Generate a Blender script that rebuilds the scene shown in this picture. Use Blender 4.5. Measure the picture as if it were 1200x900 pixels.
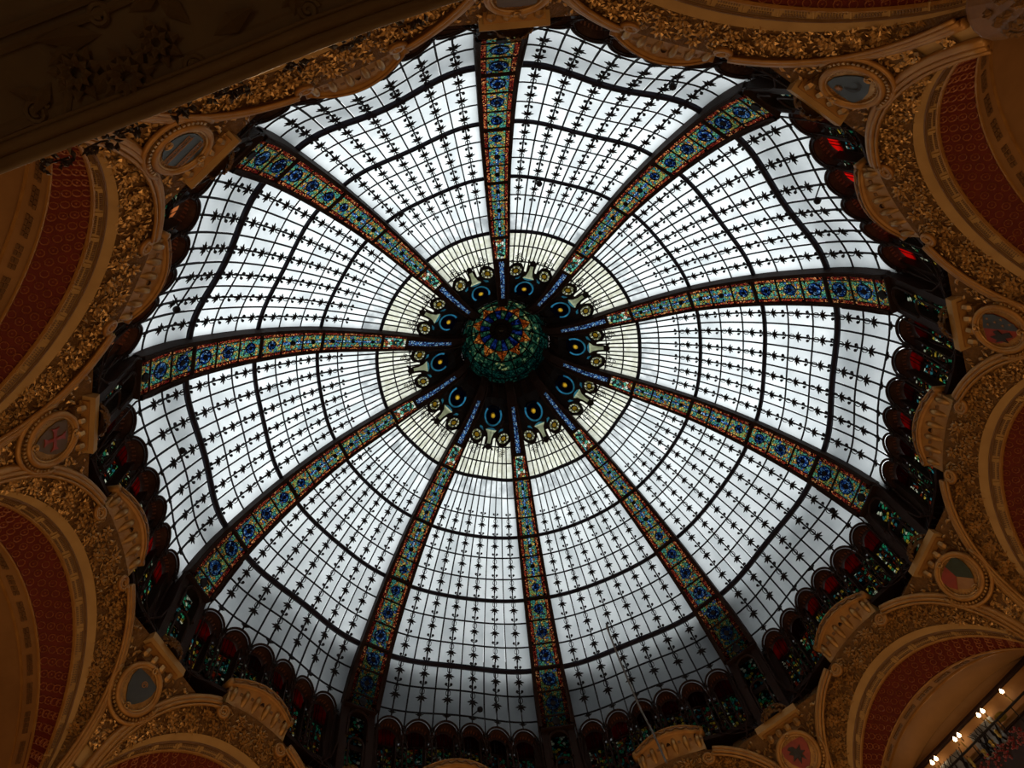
import bpy, math, random
import numpy as np
from mathutils import Matrix, Vector

for o in list(bpy.data.objects):
    bpy.data.objects.remove(o)
C = bpy.context.scene.collection
R = math.radians
ZO = 21.0                       # the dome's springing ring stands 21 m above the shop floor
PHI0 = -1.6374210015014974      # direction of the first rib
rng = random.Random(7)

# ------------------------------------------------------------------ camera, sky, lamps, exposure
cam = bpy.data.objects.new('camera', bpy.data.cameras.new('camera'))
C.objects.link(cam)
bpy.context.scene.camera = cam
cam.data.sensor_width = 36.0
cam.data.lens = 905.66 / 1200 * 36.0
cam.data.clip_start = 0.02
cam.data.clip_end = 300
cright = Vector((0.9945581427589972, 0.016261892735157282, -0.10290603245895952))
cdown = Vector((-0.053694856063990826, 0.9264613360698106, -0.3725402732591588))
cfwd = Vector((0.08928025035830431, 0.37603848687655844, 0.9222928457293523))
cpos = Vector((-2.23913959, -8.8258371, -19.30283619 + ZO))
m = Matrix((cright, -cdown, -cfwd)).transposed().to_4x4()
m.translation = cpos
cam.matrix_world = m

world = bpy.data.worlds.new('sky')
bpy.context.scene.world = world
world.use_nodes = True
wb = world.node_tree.nodes['Background']
wb.inputs[0].default_value = (0.95, 0.985, 1.0, 1)      # even overcast sky
wb.inputs[1].default_value = 1.50

vs = bpy.context.scene.view_settings
vs.view_transform = 'Standard'
vs.look = 'None'
vs.exposure = 0.0
vs.gamma = 1.0
vs.use_curve_mapping = False

def lamp(name, loc, power, color, radius):
    d = bpy.data.lights.new(name, 'POINT')
    d.energy = power
    d.color = color
    d.shadow_soft_size = radius
    o = bpy.data.objects.new(name, d)
    C.objects.link(o)
    o.location = loc
    return o
WARM = (1.0, 0.66, 0.34)
for k in range(10):             # the shop lamps of each gallery storey, below the arches
    a = PHI0 + R(36) * (k + 0.5)
    p = 165
    lamp('gallery_lamp', (8.6 * math.cos(a), 8.6 * math.sin(a), 9.0), p, WARM, 0.5)
lamp('balcony_fill_lamp', (-4.6, -11.2, 1.2), 26, (1.0, 0.74, 0.42), 0.4)      # unseen lamp added to brighten the balcony underside

# ------------------------------------------------------------------ materials
def mat(name):
    m = bpy.data.materials.new(name)
    m.use_nodes = True
    nt = m.node_tree
    nt.nodes.clear()
    out = nt.nodes.new('ShaderNodeOutputMaterial')
    return m, nt, out
def N(nt, kind, **kw):
    n = nt.nodes.new(kind)
    for k, v in kw.items():
        setattr(n, k, v)
    return n
def ramp(nt, stops, interp='LINEAR'):
    n = N(nt, 'ShaderNodeValToRGB')
    cr = n.color_ramp
    cr.interpolation = interp
    while len(cr.elements) < len(stops):
        cr.elements.new(0.5)
    for e, (p, c) in zip(cr.elements, stops):
        e.position = p
        e.color = (c[0], c[1], c[2], 1)
    return n
def solid(name, col, col2=None, scale=6.0, rough=0.5, metal=0.0, bump=0.0, bscale=30.0, spec=0.5):
    m, nt, out = mat(name)
    p = N(nt, 'ShaderNodeBsdfPrincipled')
    tc = N(nt, 'ShaderNodeTexCoord')
    no = N(nt, 'ShaderNodeTexNoise')
    no.inputs['Scale'].default_value = scale
    no.inputs['Detail'].default_value = 4
    nt.links.new(tc.outputs['Object'], no.inputs['Vector'])
    r = ramp(nt, [(0.3, col), (0.7, col2 or [x * 0.75 for x in col])])
    nt.links.new(no.outputs['Fac'], r.inputs[0])
    nt.links.new(r.outputs[0], p.inputs['Base Color'])
    p.inputs['Roughness'].default_value = rough
    p.inputs['Metallic'].default_value = metal
    p.inputs['Specular IOR Level'].default_value = spec
    if bump:
        n2 = N(nt, 'ShaderNodeTexNoise')
        n2.inputs['Scale'].default_value = bscale
        nt.links.new(tc.outputs['Object'], n2.inputs['Vector'])
        b = N(nt, 'ShaderNodeBump')
        b.inputs['Strength'].default_value = bump
        b.inputs['Distance'].default_value = 0.03
        nt.links.new(n2.outputs['Fac'], b.inputs['Height'])
        nt.links.new(b.outputs[0], p.inputs['Normal'])
    nt.links.new(p.outputs[0], out.inputs[0])
    return m
def clear_glass():
    m, nt, out = mat('clear_outer_glass')
    t = N(nt, 'ShaderNodeBsdfTransparent')
    t.inputs[0].default_value = (0.96, 0.98, 0.98, 1)
    nt.links.new(t.outputs[0], out.inputs[0])
    return m
def frosted(name, c1, c2, scale=1.3, vary=0.14, streak=0.0):
    """Frosted glass: passes daylight on, scattered. Per-pane tint, rain dirt and, on white panes, painted shadow blotches."""
    m, nt, out = mat(name)
    t = N(nt, 'ShaderNodeBsdfTranslucent')
    tc = N(nt, 'ShaderNodeTexCoord')
    no = N(nt, 'ShaderNodeTexNoise')
    no.inputs['Scale'].default_value = scale
    no.inputs['Detail'].default_value = 5
    oi = N(nt, 'ShaderNodeObjectInfo')
    ad = N(nt, 'ShaderNodeVectorMath', operation='ADD')
    sc = N(nt, 'ShaderNodeVectorMath', operation='SCALE')
    comb = N(nt, 'ShaderNodeCombineXYZ')
    nt.links.new(oi.outputs['Random'], comb.inputs[0])
    nt.links.new(comb.outputs[0], sc.inputs[0])
    sc.inputs['Scale'].default_value = 3.0
    nt.links.new(tc.outputs['Object'], ad.inputs[0])
    nt.links.new(sc.outputs[0], ad.inputs[1])
    nt.links.new(ad.outputs[0], no.inputs['Vector'])
    r = ramp(nt, [(0.32, c2), (0.62, c1)])
    nt.links.new(no.outputs['Fac'], r.inputs[0])
    mr = N(nt, 'ShaderNodeMapRange')
    mr.inputs['To Min'].default_value = 1 - vary
    mr.inputs['To Max'].default_value = 1.0
    nt.links.new(oi.outputs['Random'], mr.inputs['Value'])
    mul = N(nt, 'ShaderNodeVectorMath', operation='SCALE')
    nt.links.new(r.outputs[0], mul.inputs[0])
    nt.links.new(mr.outputs[0], mul.inputs['Scale'])
    nt.links.new(mul.outputs[0], t.inputs[0])
    nt.links.new(t.outputs[0], out.inputs[0])
    return m
def mosaic(name, stops, scale=14.0, lead=0.05, gain=1.0):
    """Leaded stained glass: coloured bits of glass with dark cames between them."""
    m, nt, out = mat(name)
    t = N(nt, 'ShaderNodeBsdfTranslucent')
    tc = N(nt, 'ShaderNodeTexCoord')
    v = N(nt, 'ShaderNodeTexVoronoi')
    v.inputs['Scale'].default_value = scale
    nt.links.new(tc.outputs['Object'], v.inputs['Vector'])
    sp = N(nt, 'ShaderNodeSeparateColor')
    nt.links.new(v.outputs['Color'], sp.inputs[0])
    r = ramp(nt, [(p, [x * gain for x in c]) for p, c in stops], 'CONSTANT')
    nt.links.new(sp.outputs[0], r.inputs[0])
    v2 = N(nt, 'ShaderNodeTexVoronoi', feature='DISTANCE_TO_EDGE')
    v2.inputs['Scale'].default_value = scale
    nt.links.new(tc.outputs['Object'], v2.inputs['Vector'])
    lt = N(nt, 'ShaderNodeMath', operation='GREATER_THAN')
    lt.inputs[1].default_value = lead
    nt.links.new(v2.outputs['Distance'], lt.inputs[0])
    mul = N(nt, 'ShaderNodeVectorMath', operation='SCALE')
    nt.links.new(r.outputs[0], mul.inputs[0])
    nt.links.new(lt.outputs[0], mul.inputs['Scale'])
    nt.links.new(mul.outputs[0], t.inputs[0])
    nt.links.new(t.outputs[0], out.inputs[0])
    return m

M = {}
M['clear'] = clear_glass()
M['white_glass'] = frosted('white_frosted_glass', (0.90, 0.92, 0.92), (0.66, 0.69, 0.70), 0.9)  # broad grey blotches paint in shadows of the structure outside, besides dirt
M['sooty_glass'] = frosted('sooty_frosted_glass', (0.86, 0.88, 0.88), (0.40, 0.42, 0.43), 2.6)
M['cream_glass'] = frosted('cream_glass', (0.86, 0.85, 0.74), (0.62, 0.60, 0.46), 5.0, 0.25)
M['iron'] = solid('black_iron', (0.007, 0.006, 0.007), (0.010, 0.008, 0.010), rough=0.6, spec=0.12)
M['ring_iron'] = solid('blue_black_iron', (0.008, 0.007, 0.015), (0.012, 0.010, 0.02), rough=0.6, spec=0.15)
M['bronze'] = solid('dark_bronze', (0.022, 0.009, 0.006), (0.013, 0.006, 0.004), rough=0.65, bump=0.3, spec=0.12)
M['green_mosaic'] = mosaic('green_stained_glass', [(0, (.08, .34, .25)), (.18, (.26, .32, .08)), (.32, (.05, .22, .22)), (.46, (.48, .24, .05)), (.6, (.14, .36, .18)), (.72, (.34, .12, .03)), (.82, (.62, .42, .11)), (.9, (.06, .12, .30))], 17, .085)
M['blue_mosaic'] = mosaic('blue_stained_glass', [(0, (.06, .22, .60)), (.28, (.24, .50, .82)), (.5, (.02, .06, .26)), (.66, (.55, .74, .88)), (.84, (.03, .05, .16))], 24, .09)
M['red_mosaic'] = mosaic('red_stained_glass', [(0, (.42, .05, .025)), (.3, (.72, .20, .06)), (.5, (.22, .02, .015)), (.72, (.85, .36, .13)), (.86, (.10, .01, .01))], 20, .11)
M['jewel_mosaic'] = mosaic('jewelled_stained_glass', [(0, (.02, .05, .04)), (.2, (.14, .55, .36)), (.36, (.42, .10, .04)), (.5, (.75, .60, .16)), (.64, (.03, .03, .03)), (.76, (.14, .42, .46)), (.87, (.92, .94, .80))], 10.5, .075)
M['red_glass'] = frosted('red_glass', (.40, .028, .022), (.22, .015, .012), 5, .9)
M['backlit_red_glass'] = frosted('backlit_red_glass', (.85, .07, .05), (.7, .05, .04), 5, .3)
M['backlit_orange_glass'] = frosted('backlit_orange_glass', (.92, .50, .26), (.85, .40, .20), 5, .3)
M['blue_glass'] = frosted('deep_blue_glass', (.010, .020, .050), (.006, .010, .028), 5, .1)
M['sky_glass'] = frosted('pale_blue_glass', (.16, .42, .55), (.08, .26, .36), 7, .1)
M['yellow_glass'] = frosted('yellow_glass', (.80, .62, .16), (.66, .48, .10), 7, .1)
M['bead_glass'] = frosted('pale_yellow_glass', (.62, .62, .36), (.45, .45, .22), 7, .1)
M['neck_glass'] = frosted('pale_green_glass', (.88, .90, .78), (.70, .74, .58), 7, .1)
M['lantern_green'] = mosaic('lantern_green_glass', [(0, (.05, .14, .105)), (.3, (.10, .20, .15)), (.55, (.02, .07, .06)), (.75, (.22, .30, .20)), (.9, (.40, .42, .26))], 9, .05)
M['lantern_teal'] = mosaic('lantern_teal_glass', [(0, (.03, .11, .10)), (.35, (.05, .16, .14)), (.65, (.015, .06, .06)), (.85, (.09, .20, .16))], 12, .07)
M['lantern_orange'] = mosaic('lantern_orange_glass', [(0, (.40, .17, .06)), (.4, (.26, .10, .035)), (.7, (.55, .32, .13))], 10, .04)
M['lantern_blue'] = mosaic('lantern_blue_glass', [(0, (.04, .07, .20)), (.4, (.02, .03, .10)), (.7, (.07, .12, .28))], 10, .04)
M['cable_grey'] = solid('grey_cable_sheath', (0.12, 0.11, 0.10), (0.10, 0.09, 0.08), 6, 0.5)
M['hood_brown'] = solid('brown_hood_plaster', (0.060, 0.026, 0.016), (0.035, 0.015, 0.010), 12, 0.6, 0, 0.5, 30, 0.2)
M['hood_gilt'] = solid('dull_red_gilt', (0.20, 0.065, 0.028), (0.12, 0.04, 0.02), 9, 0.5)
M['gold'] = solid('gilded_plaster', (0.46, 0.245, 0.070), (0.22, 0.110, 0.028), 6, 0.33, 0.5)
M['gold_bed'] = solid('gilded_ground', (0.15, 0.070, 0.018), (0.085, 0.038, 0.010), 9, 0.6, 0.2, 0.9, 26, 0.2)
M['cream'] = solid('tan_plaster', (0.35, 0.205, 0.070), (0.29, 0.165, 0.055), 3, 0.65, spec=0.2)
M['mold'] = solid('gilded_moulding', (0.35, 0.170, 0.040), (0.27, 0.120, 0.028), 4, 0.42, 0.3, spec=0.3)
M['red'] = solid('dark_red_plaster', (0.105, 0.013, 0.005), (0.080, 0.010, 0.004), 4, 0.7, spec=0.15)
M['rosette_gold'] = solid('dull_gilded_rosette', (0.30, 0.095, 0.028), (0.24, 0.070, 0.020), 8, 0.5, 0.0)
M['soffit'] = solid('tan_soffit', (0.30, 0.145, 0.045), (0.25, 0.12, 0.036), 2, 0.7)
M['brown_band'] = solid('brown_painted_band', (0.15, 0.07, 0.02), (0.11, 0.05, 0.015), 8, 0.6)
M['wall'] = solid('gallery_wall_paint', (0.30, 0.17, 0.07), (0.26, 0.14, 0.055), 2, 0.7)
M['stone'] = solid('shop_floor_stone', (0.30, 0.22, 0.14), (0.22, 0.16, 0.10), 1, 0.5)
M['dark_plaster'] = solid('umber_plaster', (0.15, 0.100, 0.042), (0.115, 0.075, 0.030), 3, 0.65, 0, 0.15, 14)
M['umber_edge'] = solid('umber_moulding', (0.20, 0.140, 0.070), (0.16, 0.105, 0.05), 4, 0.6, spec=0.12)
M['slate'] = solid('slate_blue_enamel', (0.040, 0.050, 0.058), (0.030, 0.038, 0.046), 6, 0.4)
M['crimson'] = solid('crimson_enamel', (0.24, 0.028, 0.012), (0.17, 0.020, 0.01), 6, 0.4)
M['bottle'] = solid('bottle_green_enamel', (0.022, 0.032, 0.016), (0.016, 0.024, 0.012), 6, 0.4)
M['ochre'] = solid('ochre_enamel', (0.28, 0.13, 0.04), (0.22, 0.10, 0.03), 6, 0.5)
M['umber'] = solid('umber_enamel', (0.085, 0.048, 0.018), (0.065, 0.036, 0.014), 9, 0.5)
M['black'] = solid('black_enamel', (0.010, 0.007, 0.005), (0.014, 0.01, 0.007), 6, 0.5)
M['lead'] = solid('roof_lead', (0.12, 0.13, 0.14), (0.09, 0.10, 0.11), 1, 0.7)
M['shade_wall'] = solid('dark_shade_wall', (0.10, 0.10, 0.10), (0.07, 0.07, 0.075), 1, 0.8)
M['silver'] = solid('silver_paper', (0.34, 0.36, 0.36), (0.12, 0.12, 0.12), 5, 0.35, 0.3)
M['brass'] = solid('polished_brass', (0.55, 0.42, 0.10), (0.35, 0.24, 0.05), 9, 0.3, 0.6)
M['berry'] = solid('red_berries', (0.22, 0.008, 0.014), (0.09, 0.004, 0.008), 12, 0.4)
M['dark_leaf'] = solid('dried_dark_leaf', (0.012, 0.008, 0.006), (0.03, 0.010, 0.008), 12, 0.6)
def glow(name, col, strength):
    m, nt, out = mat(name)
    e = N(nt, 'ShaderNodeEmission')
    e.inputs[0].default_value = (*col, 1)
    e.inputs[1].default_value = strength
    nt.links.new(e.outputs[0], out.inputs[0])
    return m
M['bulb'] = glow('lit_bulb', (1.0, 0.72, 0.42), 9.0)

# ------------------------------------------------------------------ mesh and object helpers
class MB:
    """Collects vertices and faces; every builder below adds one shape."""
    def __init__(s):
        s.v, s.f, s.mi = [], [], []
    def add(s, vs, fs, mi=0):
        b = len(s.v)
        s.v += [tuple(map(float, p)) for p in vs]
        s.f += [tuple(i + b for i in f) for f in fs]
        s.mi += [mi] * len(fs)
        return s
    def grid(s, P, mi=0, flip=False, close=False):
        P = np.asarray(P, float)
        n, m_ = P.shape[:2]
        fs = []
        for i in range(n - 1):
            for j in range(m_ - 1 + (1 if close else 0)):
                q = (i * m_ + j, i * m_ + (j + 1) % m_, (i + 1) * m_ + (j + 1) % m_, (i + 1) * m_ + j)
                fs.append(q[::-1] if flip else q)
        return s.add(P.reshape(-1, 3), fs, mi)
    def shell(s, P, Q, mi=0, mo=None):
        """Closed slab between two equally sized grids (P the visible face)."""
        P, Q = np.asarray(P, float), np.asarray(Q, float)
        n, m_ = P.shape[:2]
        mo = mi if mo is None else mo
        s.grid(P, mi)
        s.grid(Q, mo, True)
        for a, b in ((P[0], Q[0]), (Q[-1], P[-1]), (Q[:, 0], P[:, 0]), (P[:, -1], Q[:, -1])):
            s.grid(np.stack([a, b]), mo)
        return s
    def box(s, c, size, ax=None, mi=0):
        c = np.asarray(c, float)
        A = np.eye(3) if ax is None else np.asarray(ax, float)
        h = np.asarray(size, float) / 2
        vs = [c + A.T @ (h * np.array(k)) for k in ((-1, -1, -1), (1, -1, -1), (1, 1, -1), (-1, 1, -1), (-1, -1, 1), (1, -1, 1), (1, 1, 1), (-1, 1, 1))]
        return s.add(vs, [(0, 3, 2, 1), (4, 5, 6, 7), (0, 1, 5, 4), (1, 2, 6, 5), (2, 3, 7, 6), (3, 0, 4, 7)], mi)
    def tube(s, pts, rad, n=5, closed=False, up=None, flat=1.0, mi=0):
        """Tube along a polyline; rad a number or one per point; flat < 1 flattens it along the normal."""
        P = np.asarray(pts, float)
        k = len(P)
        rad = np.broadcast_to(np.asarray(rad, float), (k,))
        T = np.roll(P, -1, 0) - np.roll(P, 1, 0)
        if not closed:
            T[0], T[-1] = P[1] - P[0], P[-1] - P[-2]
        T /= np.linalg.norm(T, axis=1)[:, None] + 1e-12
        if up is None:
            u0 = np.array([0, 0, 1.]) if abs(T[0][2]) < .9 else np.array([1., 0, 0])
        else:
            u0 = np.asarray(up, float)
        rows = []
        nr = u0
        for i in range(k):
            nr = nr - T[i] * (nr @ T[i])
            nr = nr / (np.linalg.norm(nr) + 1e-12)
            bi = np.cross(T[i], nr)
            an = np.arange(n) * 2 * math.pi / n + math.pi / n
            rows.append([P[i] + rad[i] * (math.cos(q) * bi + flat * math.sin(q) * nr) for q in an])
        if closed:
            rows.append(rows[0])
        s.grid(np.array(rows), mi, close=True)
        if not closed:
            b = len(s.v) - k * n
            s.f.append(tuple(range(b, b + n))[::-1])
            s.f.append(tuple(range(b + (k - 1) * n, b + k * n)))
            s.mi += [mi, mi]
        return s
    def disc(s, fr, c, r0, r1, th, n=16, a0=0.0, a1=2 * math.pi, mi=0):
        """Flat ring segment (r0 may be 0) of thickness th in the frame fr = function (x, y, z) -> point, round c."""
        full = abs(a1 - a0 - 2 * math.pi) < 1e-6
        an = np.linspace(a0, a1, n + 1)
        top = [[fr(c[0] + r * math.cos(q), c[1] + r * math.sin(q), z) for q in an] for r, z in ((max(r0, 1e-4), th), (r1, th), (r1, 0.0), (max(r0, 1e-4), 0.0), (max(r0, 1e-4), th))]
        s.grid(np.array(top), mi)
        return s
    def prism(s, fr, poly, z0, z1, mi=0):
        n = len(poly)
        vs = [fr(x, y, z0) for x, y in poly] + [fr(x, y, z1) for x, y in poly]
        fs = [tuple(range(n, 2 * n)), tuple(range(n))[::-1]] + [(i, (i + 1) % n, (i + 1) % n + n, i + n) for i in range(n)]
        return s.add(vs, fs, mi)
    def mesh(s, name, mats, off=(0, 0, 0), smooth=False):
        me = bpy.data.meshes.new(name)
        v = np.array(s.v, float) - np.asarray(off, float)
        me.from_pydata(v.tolist(), [], s.f)
        for q in (mats if isinstance(mats, (list, tuple)) else [mats]):
            me.materials.append(M[q])
        me.polygons.foreach_set('material_index', s.mi)
        if smooth:
            me.polygons.foreach_set('use_smooth', [True] * len(s.f))
        me.update()
        return me

class Thing:
    """An Empty at the thing's base, or one mesh. Parts are built in the frame of the dome's axis and turned with the thing."""
    def __init__(s, name, base, ang):
        s.base = np.array(base, float)
        s.o = bpy.data.objects.new(name, None)
        s.o.empty_display_size = 0.2
        C.objects.link(s.o)
        s.ang = ang
        s.place(ang)
    def place(s, ang):
        b = s.base
        s.o.location = (b[0] * math.cos(ang) - b[1] * math.sin(ang), b[0] * math.sin(ang) + b[1] * math.cos(ang), b[2] + ZO)
        s.o.rotation_euler = (0, 0, ang)
    def part(s, name, mb, mats, parent=None, smooth=False, kind=None, label=None):
        me = mb.mesh(name, mats, s.base, smooth)
        o = bpy.data.objects.new(name, me)
        C.objects.link(o)
        o.parent = parent or s.o
        if kind: o['kind'] = kind
        if label: o['label'] = label
        return o
    def inst(s, name, me, mw, parent=None):
        o = bpy.data.objects.new(name, me)
        C.objects.link(o)
        o.parent = parent or s.o
        q = mw.copy()
        q.translation = mw.translation - Vector(s.base)
        o.matrix_local = q
        return o
def tag(o, label, cat, group=None, kind=None):
    o['label'] = label
    o['category'] = cat
    if group: o['group'] = group
    if kind: o['kind'] = kind
def copy_tree(o, parent=None):
    c = o.copy()
    C.objects.link(c)
    if parent is not None:
        c.parent = parent
    for ch in list(o.children):
        copy_tree(ch, c)
    return c
def ring_copy(root_thing, ang):
    c = copy_tree(root_thing.o)
    b = root_thing.base
    c.location = (b[0] * math.cos(ang) - b[1] * math.sin(ang), b[0] * math.sin(ang) + b[1] * math.cos(ang), b[2] + ZO)
    c.rotation_euler = (0, 0, ang)
    return c
def structure(name, mb, mats, smooth=False):
    me = mb.mesh(name, mats, (0, 0, -ZO), smooth)
    o = bpy.data.objects.new(name, me)
    C.objects.link(o)
    o['kind'] = 'structure'
    return o

# ------------------------------------------------------------------ the dome's measured shape
# s counts the glazing rows: 0 crown ring, 3 6 9 the heavy rings, 11 the last thin ring, 12 the foot of the scallops
SK = np.array([-5.2, -4.4, -3.6, -3.0, -2.4, -2.0, -1.0, 0, 3, 6, 9, 10, 11, 12.2])
RIBR = np.array([1.60, 1.80, 2.12, 2.45, 2.95, 3.27, 3.80, 4.311, 6.055, 7.633, 9.0, 9.367, 9.66, 9.90])
RIBZ = np.array([6.15, 5.60, 5.20, 4.95, 4.68, 4.58, 4.37, 4.127, 3.207, 1.816, 0.0, -0.673, -1.424, -2.38])
MIDR = np.array([1.60, 1.80, 2.12, 2.45, 2.95, 3.27, 3.80, 4.309, 6.007, 7.494, 8.713, 9.0, 9.252, 9.46])
MIDZ = np.array([6.15, 5.60, 5.20, 4.95, 4.68, 4.60, 4.42, 4.221, 3.150, 1.676, -0.157, -0.845, -1.581, -2.50])
HK = np.array([0.15, 0.17, 0.20, 0.22, 0.25, 0.27, 0.30, 0.335, 0.41, 0.49, 0.57, 0.605, 0.62, 0.62])
def spline(xk, yk):
    """Shape-keeping cubic through the knots."""
    h = np.diff(xk); d = np.diff(yk) / h
    t = np.zeros(len(xk))
    t[0], t[-1] = d[0], d[-1]
    for i in range(1, len(xk) - 1):
        if d[i - 1] * d[i] > 0:
            w1, w2 = 2 * h[i] + h[i - 1], h[i] + 2 * h[i - 1]
            t[i] = (w1 + w2) / (w1 / d[i - 1] + w2 / d[i])
    def f(x):
        i = int(min(max(np.searchsorted(xk, x) - 1, 0), len(h) - 1))
        u = (x - xk[i]) / h[i]
        return ((2 * u**3 - 3 * u**2 + 1) * yk[i] + (u**3 - 2 * u**2 + u) * h[i] * t[i] + (-2 * u**3 + 3 * u**2) * yk[i + 1] + (u**3 - u**2) * h[i] * t[i + 1])
    return f
ribr, ribz, midr, midz, hw = (spline(SK, y) for y in (RIBR, RIBZ, MIDR, MIDZ, HK))
def half_angle(s):
    return R(18) - hw(s) / ribr(s)
def bay_raw(s, v):
    w = (1 + math.cos(math.pi * max(-1, min(1, v)))) / 2
    r = ribr(s) + (midr(s) - ribr(s)) * w
    z = ribz(s) + (midz(s) - ribz(s)) * w
    a = v * half_angle(s)
    return np.array([r * math.cos(a), r * math.sin(a), z])
def bay_frame(s, v):
    e = 1e-3
    P = bay_raw(s, v)
    ds = bay_raw(s + e, v) - bay_raw(s - e, v)
    dv = bay_raw(s, v + e) - bay_raw(s, v - e)
    ds /= np.linalg.norm(ds); dv /= np.linalg.norm(dv)
    n = np.cross(ds, dv)
    if n[2] > 0: n = -n
    n /= np.linalg.norm(n)
    return P, ds, dv, n
def bay(s, v, off=0.0):
    P, ds, dv, n = bay_frame(s, v)
    return P + n * off
def scallop(v):
    """Row coordinate of the scalloped foot of the glass; six arches per bay."""
    k = (v + 1) * 3
    u = 2 * (k - math.floor(k)) - 1 if k < 6 else 1.0
    return 11.28 + 0.62 * (1 - math.sqrt(max(0.0, 1 - u * u)))
def rib_pt(s, t, off):
    """Point on a rib: t sideways, off below (inside of) the glass line."""
    e = 1e-3
    d = np.array([ribr(s + e) - ribr(s - e), ribz(s + e) - ribz(s - e)])
    d /= np.linalg.norm(d)
    n = np.array([d[1], -d[0]])
    if n[1] > 0: n = -n
    return np.array([ribr(s) + n[0] * off, t, ribz(s) + n[1] * off])

# ------------------------------------------------------------------ the setting
mb = MB()
an = np.linspace(0, 2 * math.pi, 61)
mb.add([(14.5 * math.cos(q), 14.5 * math.sin(q), -ZO) for q in an[:-1]] + [(14.5 * math.cos(q), 14.5 * math.sin(q), -ZO - .3) for q in an[:-1]],
       [tuple(range(60)), tuple(range(60, 120))[::-1]] + [(i, i + 60, (i + 1) % 60 + 60, (i + 1) % 60) for i in range(60)])
structure('floor', mb, 'stone')
mb = MB()
aw = PHI0 + np.arange(11) * R(36)
ro = 12.7 / math.cos(R(18))
mb.shell([[(ro * math.cos(q), ro * math.sin(q), z) for q in aw] for z in (-ZO, -3.7)], [[((ro + .4) * math.cos(q), (ro + .4) * math.sin(q), z) for q in aw] for z in (-ZO, -3.7)])
structure('wall_back', mb, 'wall')
mb = MB()
mb.shell([[(r * math.cos(q), r * math.sin(q), z) for q in an] for r, z in ((10.28, -3.62), (20.0, -3.75))], [[(r * math.cos(q), r * math.sin(q), z) for q in an] for r, z in ((10.28, -3.50), (20.0, -3.60))])
structure('roof', mb, 'lead')
# unseen ring slab and south block, both added to shade the lower panes
mb = MB()
mb.shell([[(r * math.cos(q), r * math.sin(q), z) for q in an] for r, z in ((9.25, 0.10), (10.75, 0.10))], [[(r * math.cos(q), r * math.sin(q), z) for q in an] for r, z in ((9.25, 0.2), (10.75, 0.2))])
structure('trim_shade_ring', mb, 'lead')
mb = MB()
ab = np.linspace(R(25), R(155), 15)
mb.shell([[(r * math.cos(q), r * math.sin(q), z) for q in ab] for r, z in ((15.0, -3.6), (15.0, 7.2))], [[(r * math.cos(q), r * math.sin(q), z) for q in ab] for r, z in ((19.0, -3.6), (19.0, 7.2))])
structure('wall_shade_south', mb, 'shade_wall')  # added block, its height set by how much it dims the south bays

# ------------------------------------------------------------------ names of places: by the hour the rib points to
HOUR = ['twelve', 'two', 'three', 'four', 'five', 'six', 'seven', 'eight', 'nine', 'ten']
def hours(k): return HOUR[k % 10], HOUR[(k + 1) % 10]
def rib_angle(k): return PHI0 + R(36) * k
def bay_angle(k): return PHI0 + R(36) * (k + .5)

# ------------------------------------------------------------------ glazed bays
def leaf_mb(loops=True):
    q = MB()
    fr = lambda x, y, z: (x, y, z)
    c = (0, .25)
    pts = []
    dirs = [(-118, .085), (-80, .145), (-42, .135), (0, .185), (42, .135), (80, .145), (118, .085)]
    for i, (a, l) in enumerate(dirs):
        for da, ll in ((-12, l * .66), (0, l), (12, l * .66)):
            pts.append((c[0] + ll * math.sin(R(a + da)), c[1] + ll * math.cos(R(a + da))))
        if i < 6:
            am = (a + dirs[i + 1][0]) / 2
            pts.append((c[0] + .06 * math.sin(R(am)), c[1] + .06 * math.cos(R(am))))
    pts = pts[::-1]
    n = len(pts)
    # folded leaf: raised centre, thin rim
    vs = [(x, y, .012) for x, y in pts] + [(x, y, 0) for x, y in pts] + [(c[0], c[1], .035)]
    fs = [(i, (i + 1) % n, 2 * n) for i in range(n)] + [(i + n, (i + 1) % n + n, (i + 1) % n, i) for i in range(n)] + [tuple(range(n, 2 * n))[::-1]]
    q.add(vs, fs)
    if loops:
        for sx in (-1, 1):
            q.tube([(sx * .005, .015, .015), (sx * .055, .085, .015), (sx * .05, .15, .015), (0, .2, .015)], .011, 4)
            q.tube([(0, -.06, .015), (sx * .055, -.075, .015), (sx * .07, -.105, .015)], .011, 4)
            q.disc(fr, (sx * .062, -.112), 0, .034, .03, 8)
    return q
leaf_me = leaf_mb().mesh('leaf', 'iron')
finial_me = leaf_mb(False).mesh('finial_leaf', 'iron')

def vcol(j): return -1 + j / 6.0
def pane_mb(s0, s1, j, bottom=False):
    e = .02
    q = MB()
    n = 5 if bottom else 3
    v0, v1 = vcol(j), vcol(j + 1)
    if j == 0: v0 -= .06
    if j == 11: v1 += .06
    vsn = np.linspace(v0 + e / 2, v1 - e / 2, n)
    P, Q = [], []
    for i in range(3):
        rowp, rowq = [], []
        for v in vsn:
            vv = max(-1, min(1, v))
            b = scallop(vv) - .02 if bottom else s1 - e
            s = s0 + e + (b - s0 - e) * i / 2
            rowp.append(bay(s, v)); rowq.append(bay(s, v, -.014))
        P.append(rowp); Q.append(rowq)
    P, Q = np.array(P), np.array(Q)
    return q.shell(P, Q, 0, 1)

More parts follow.
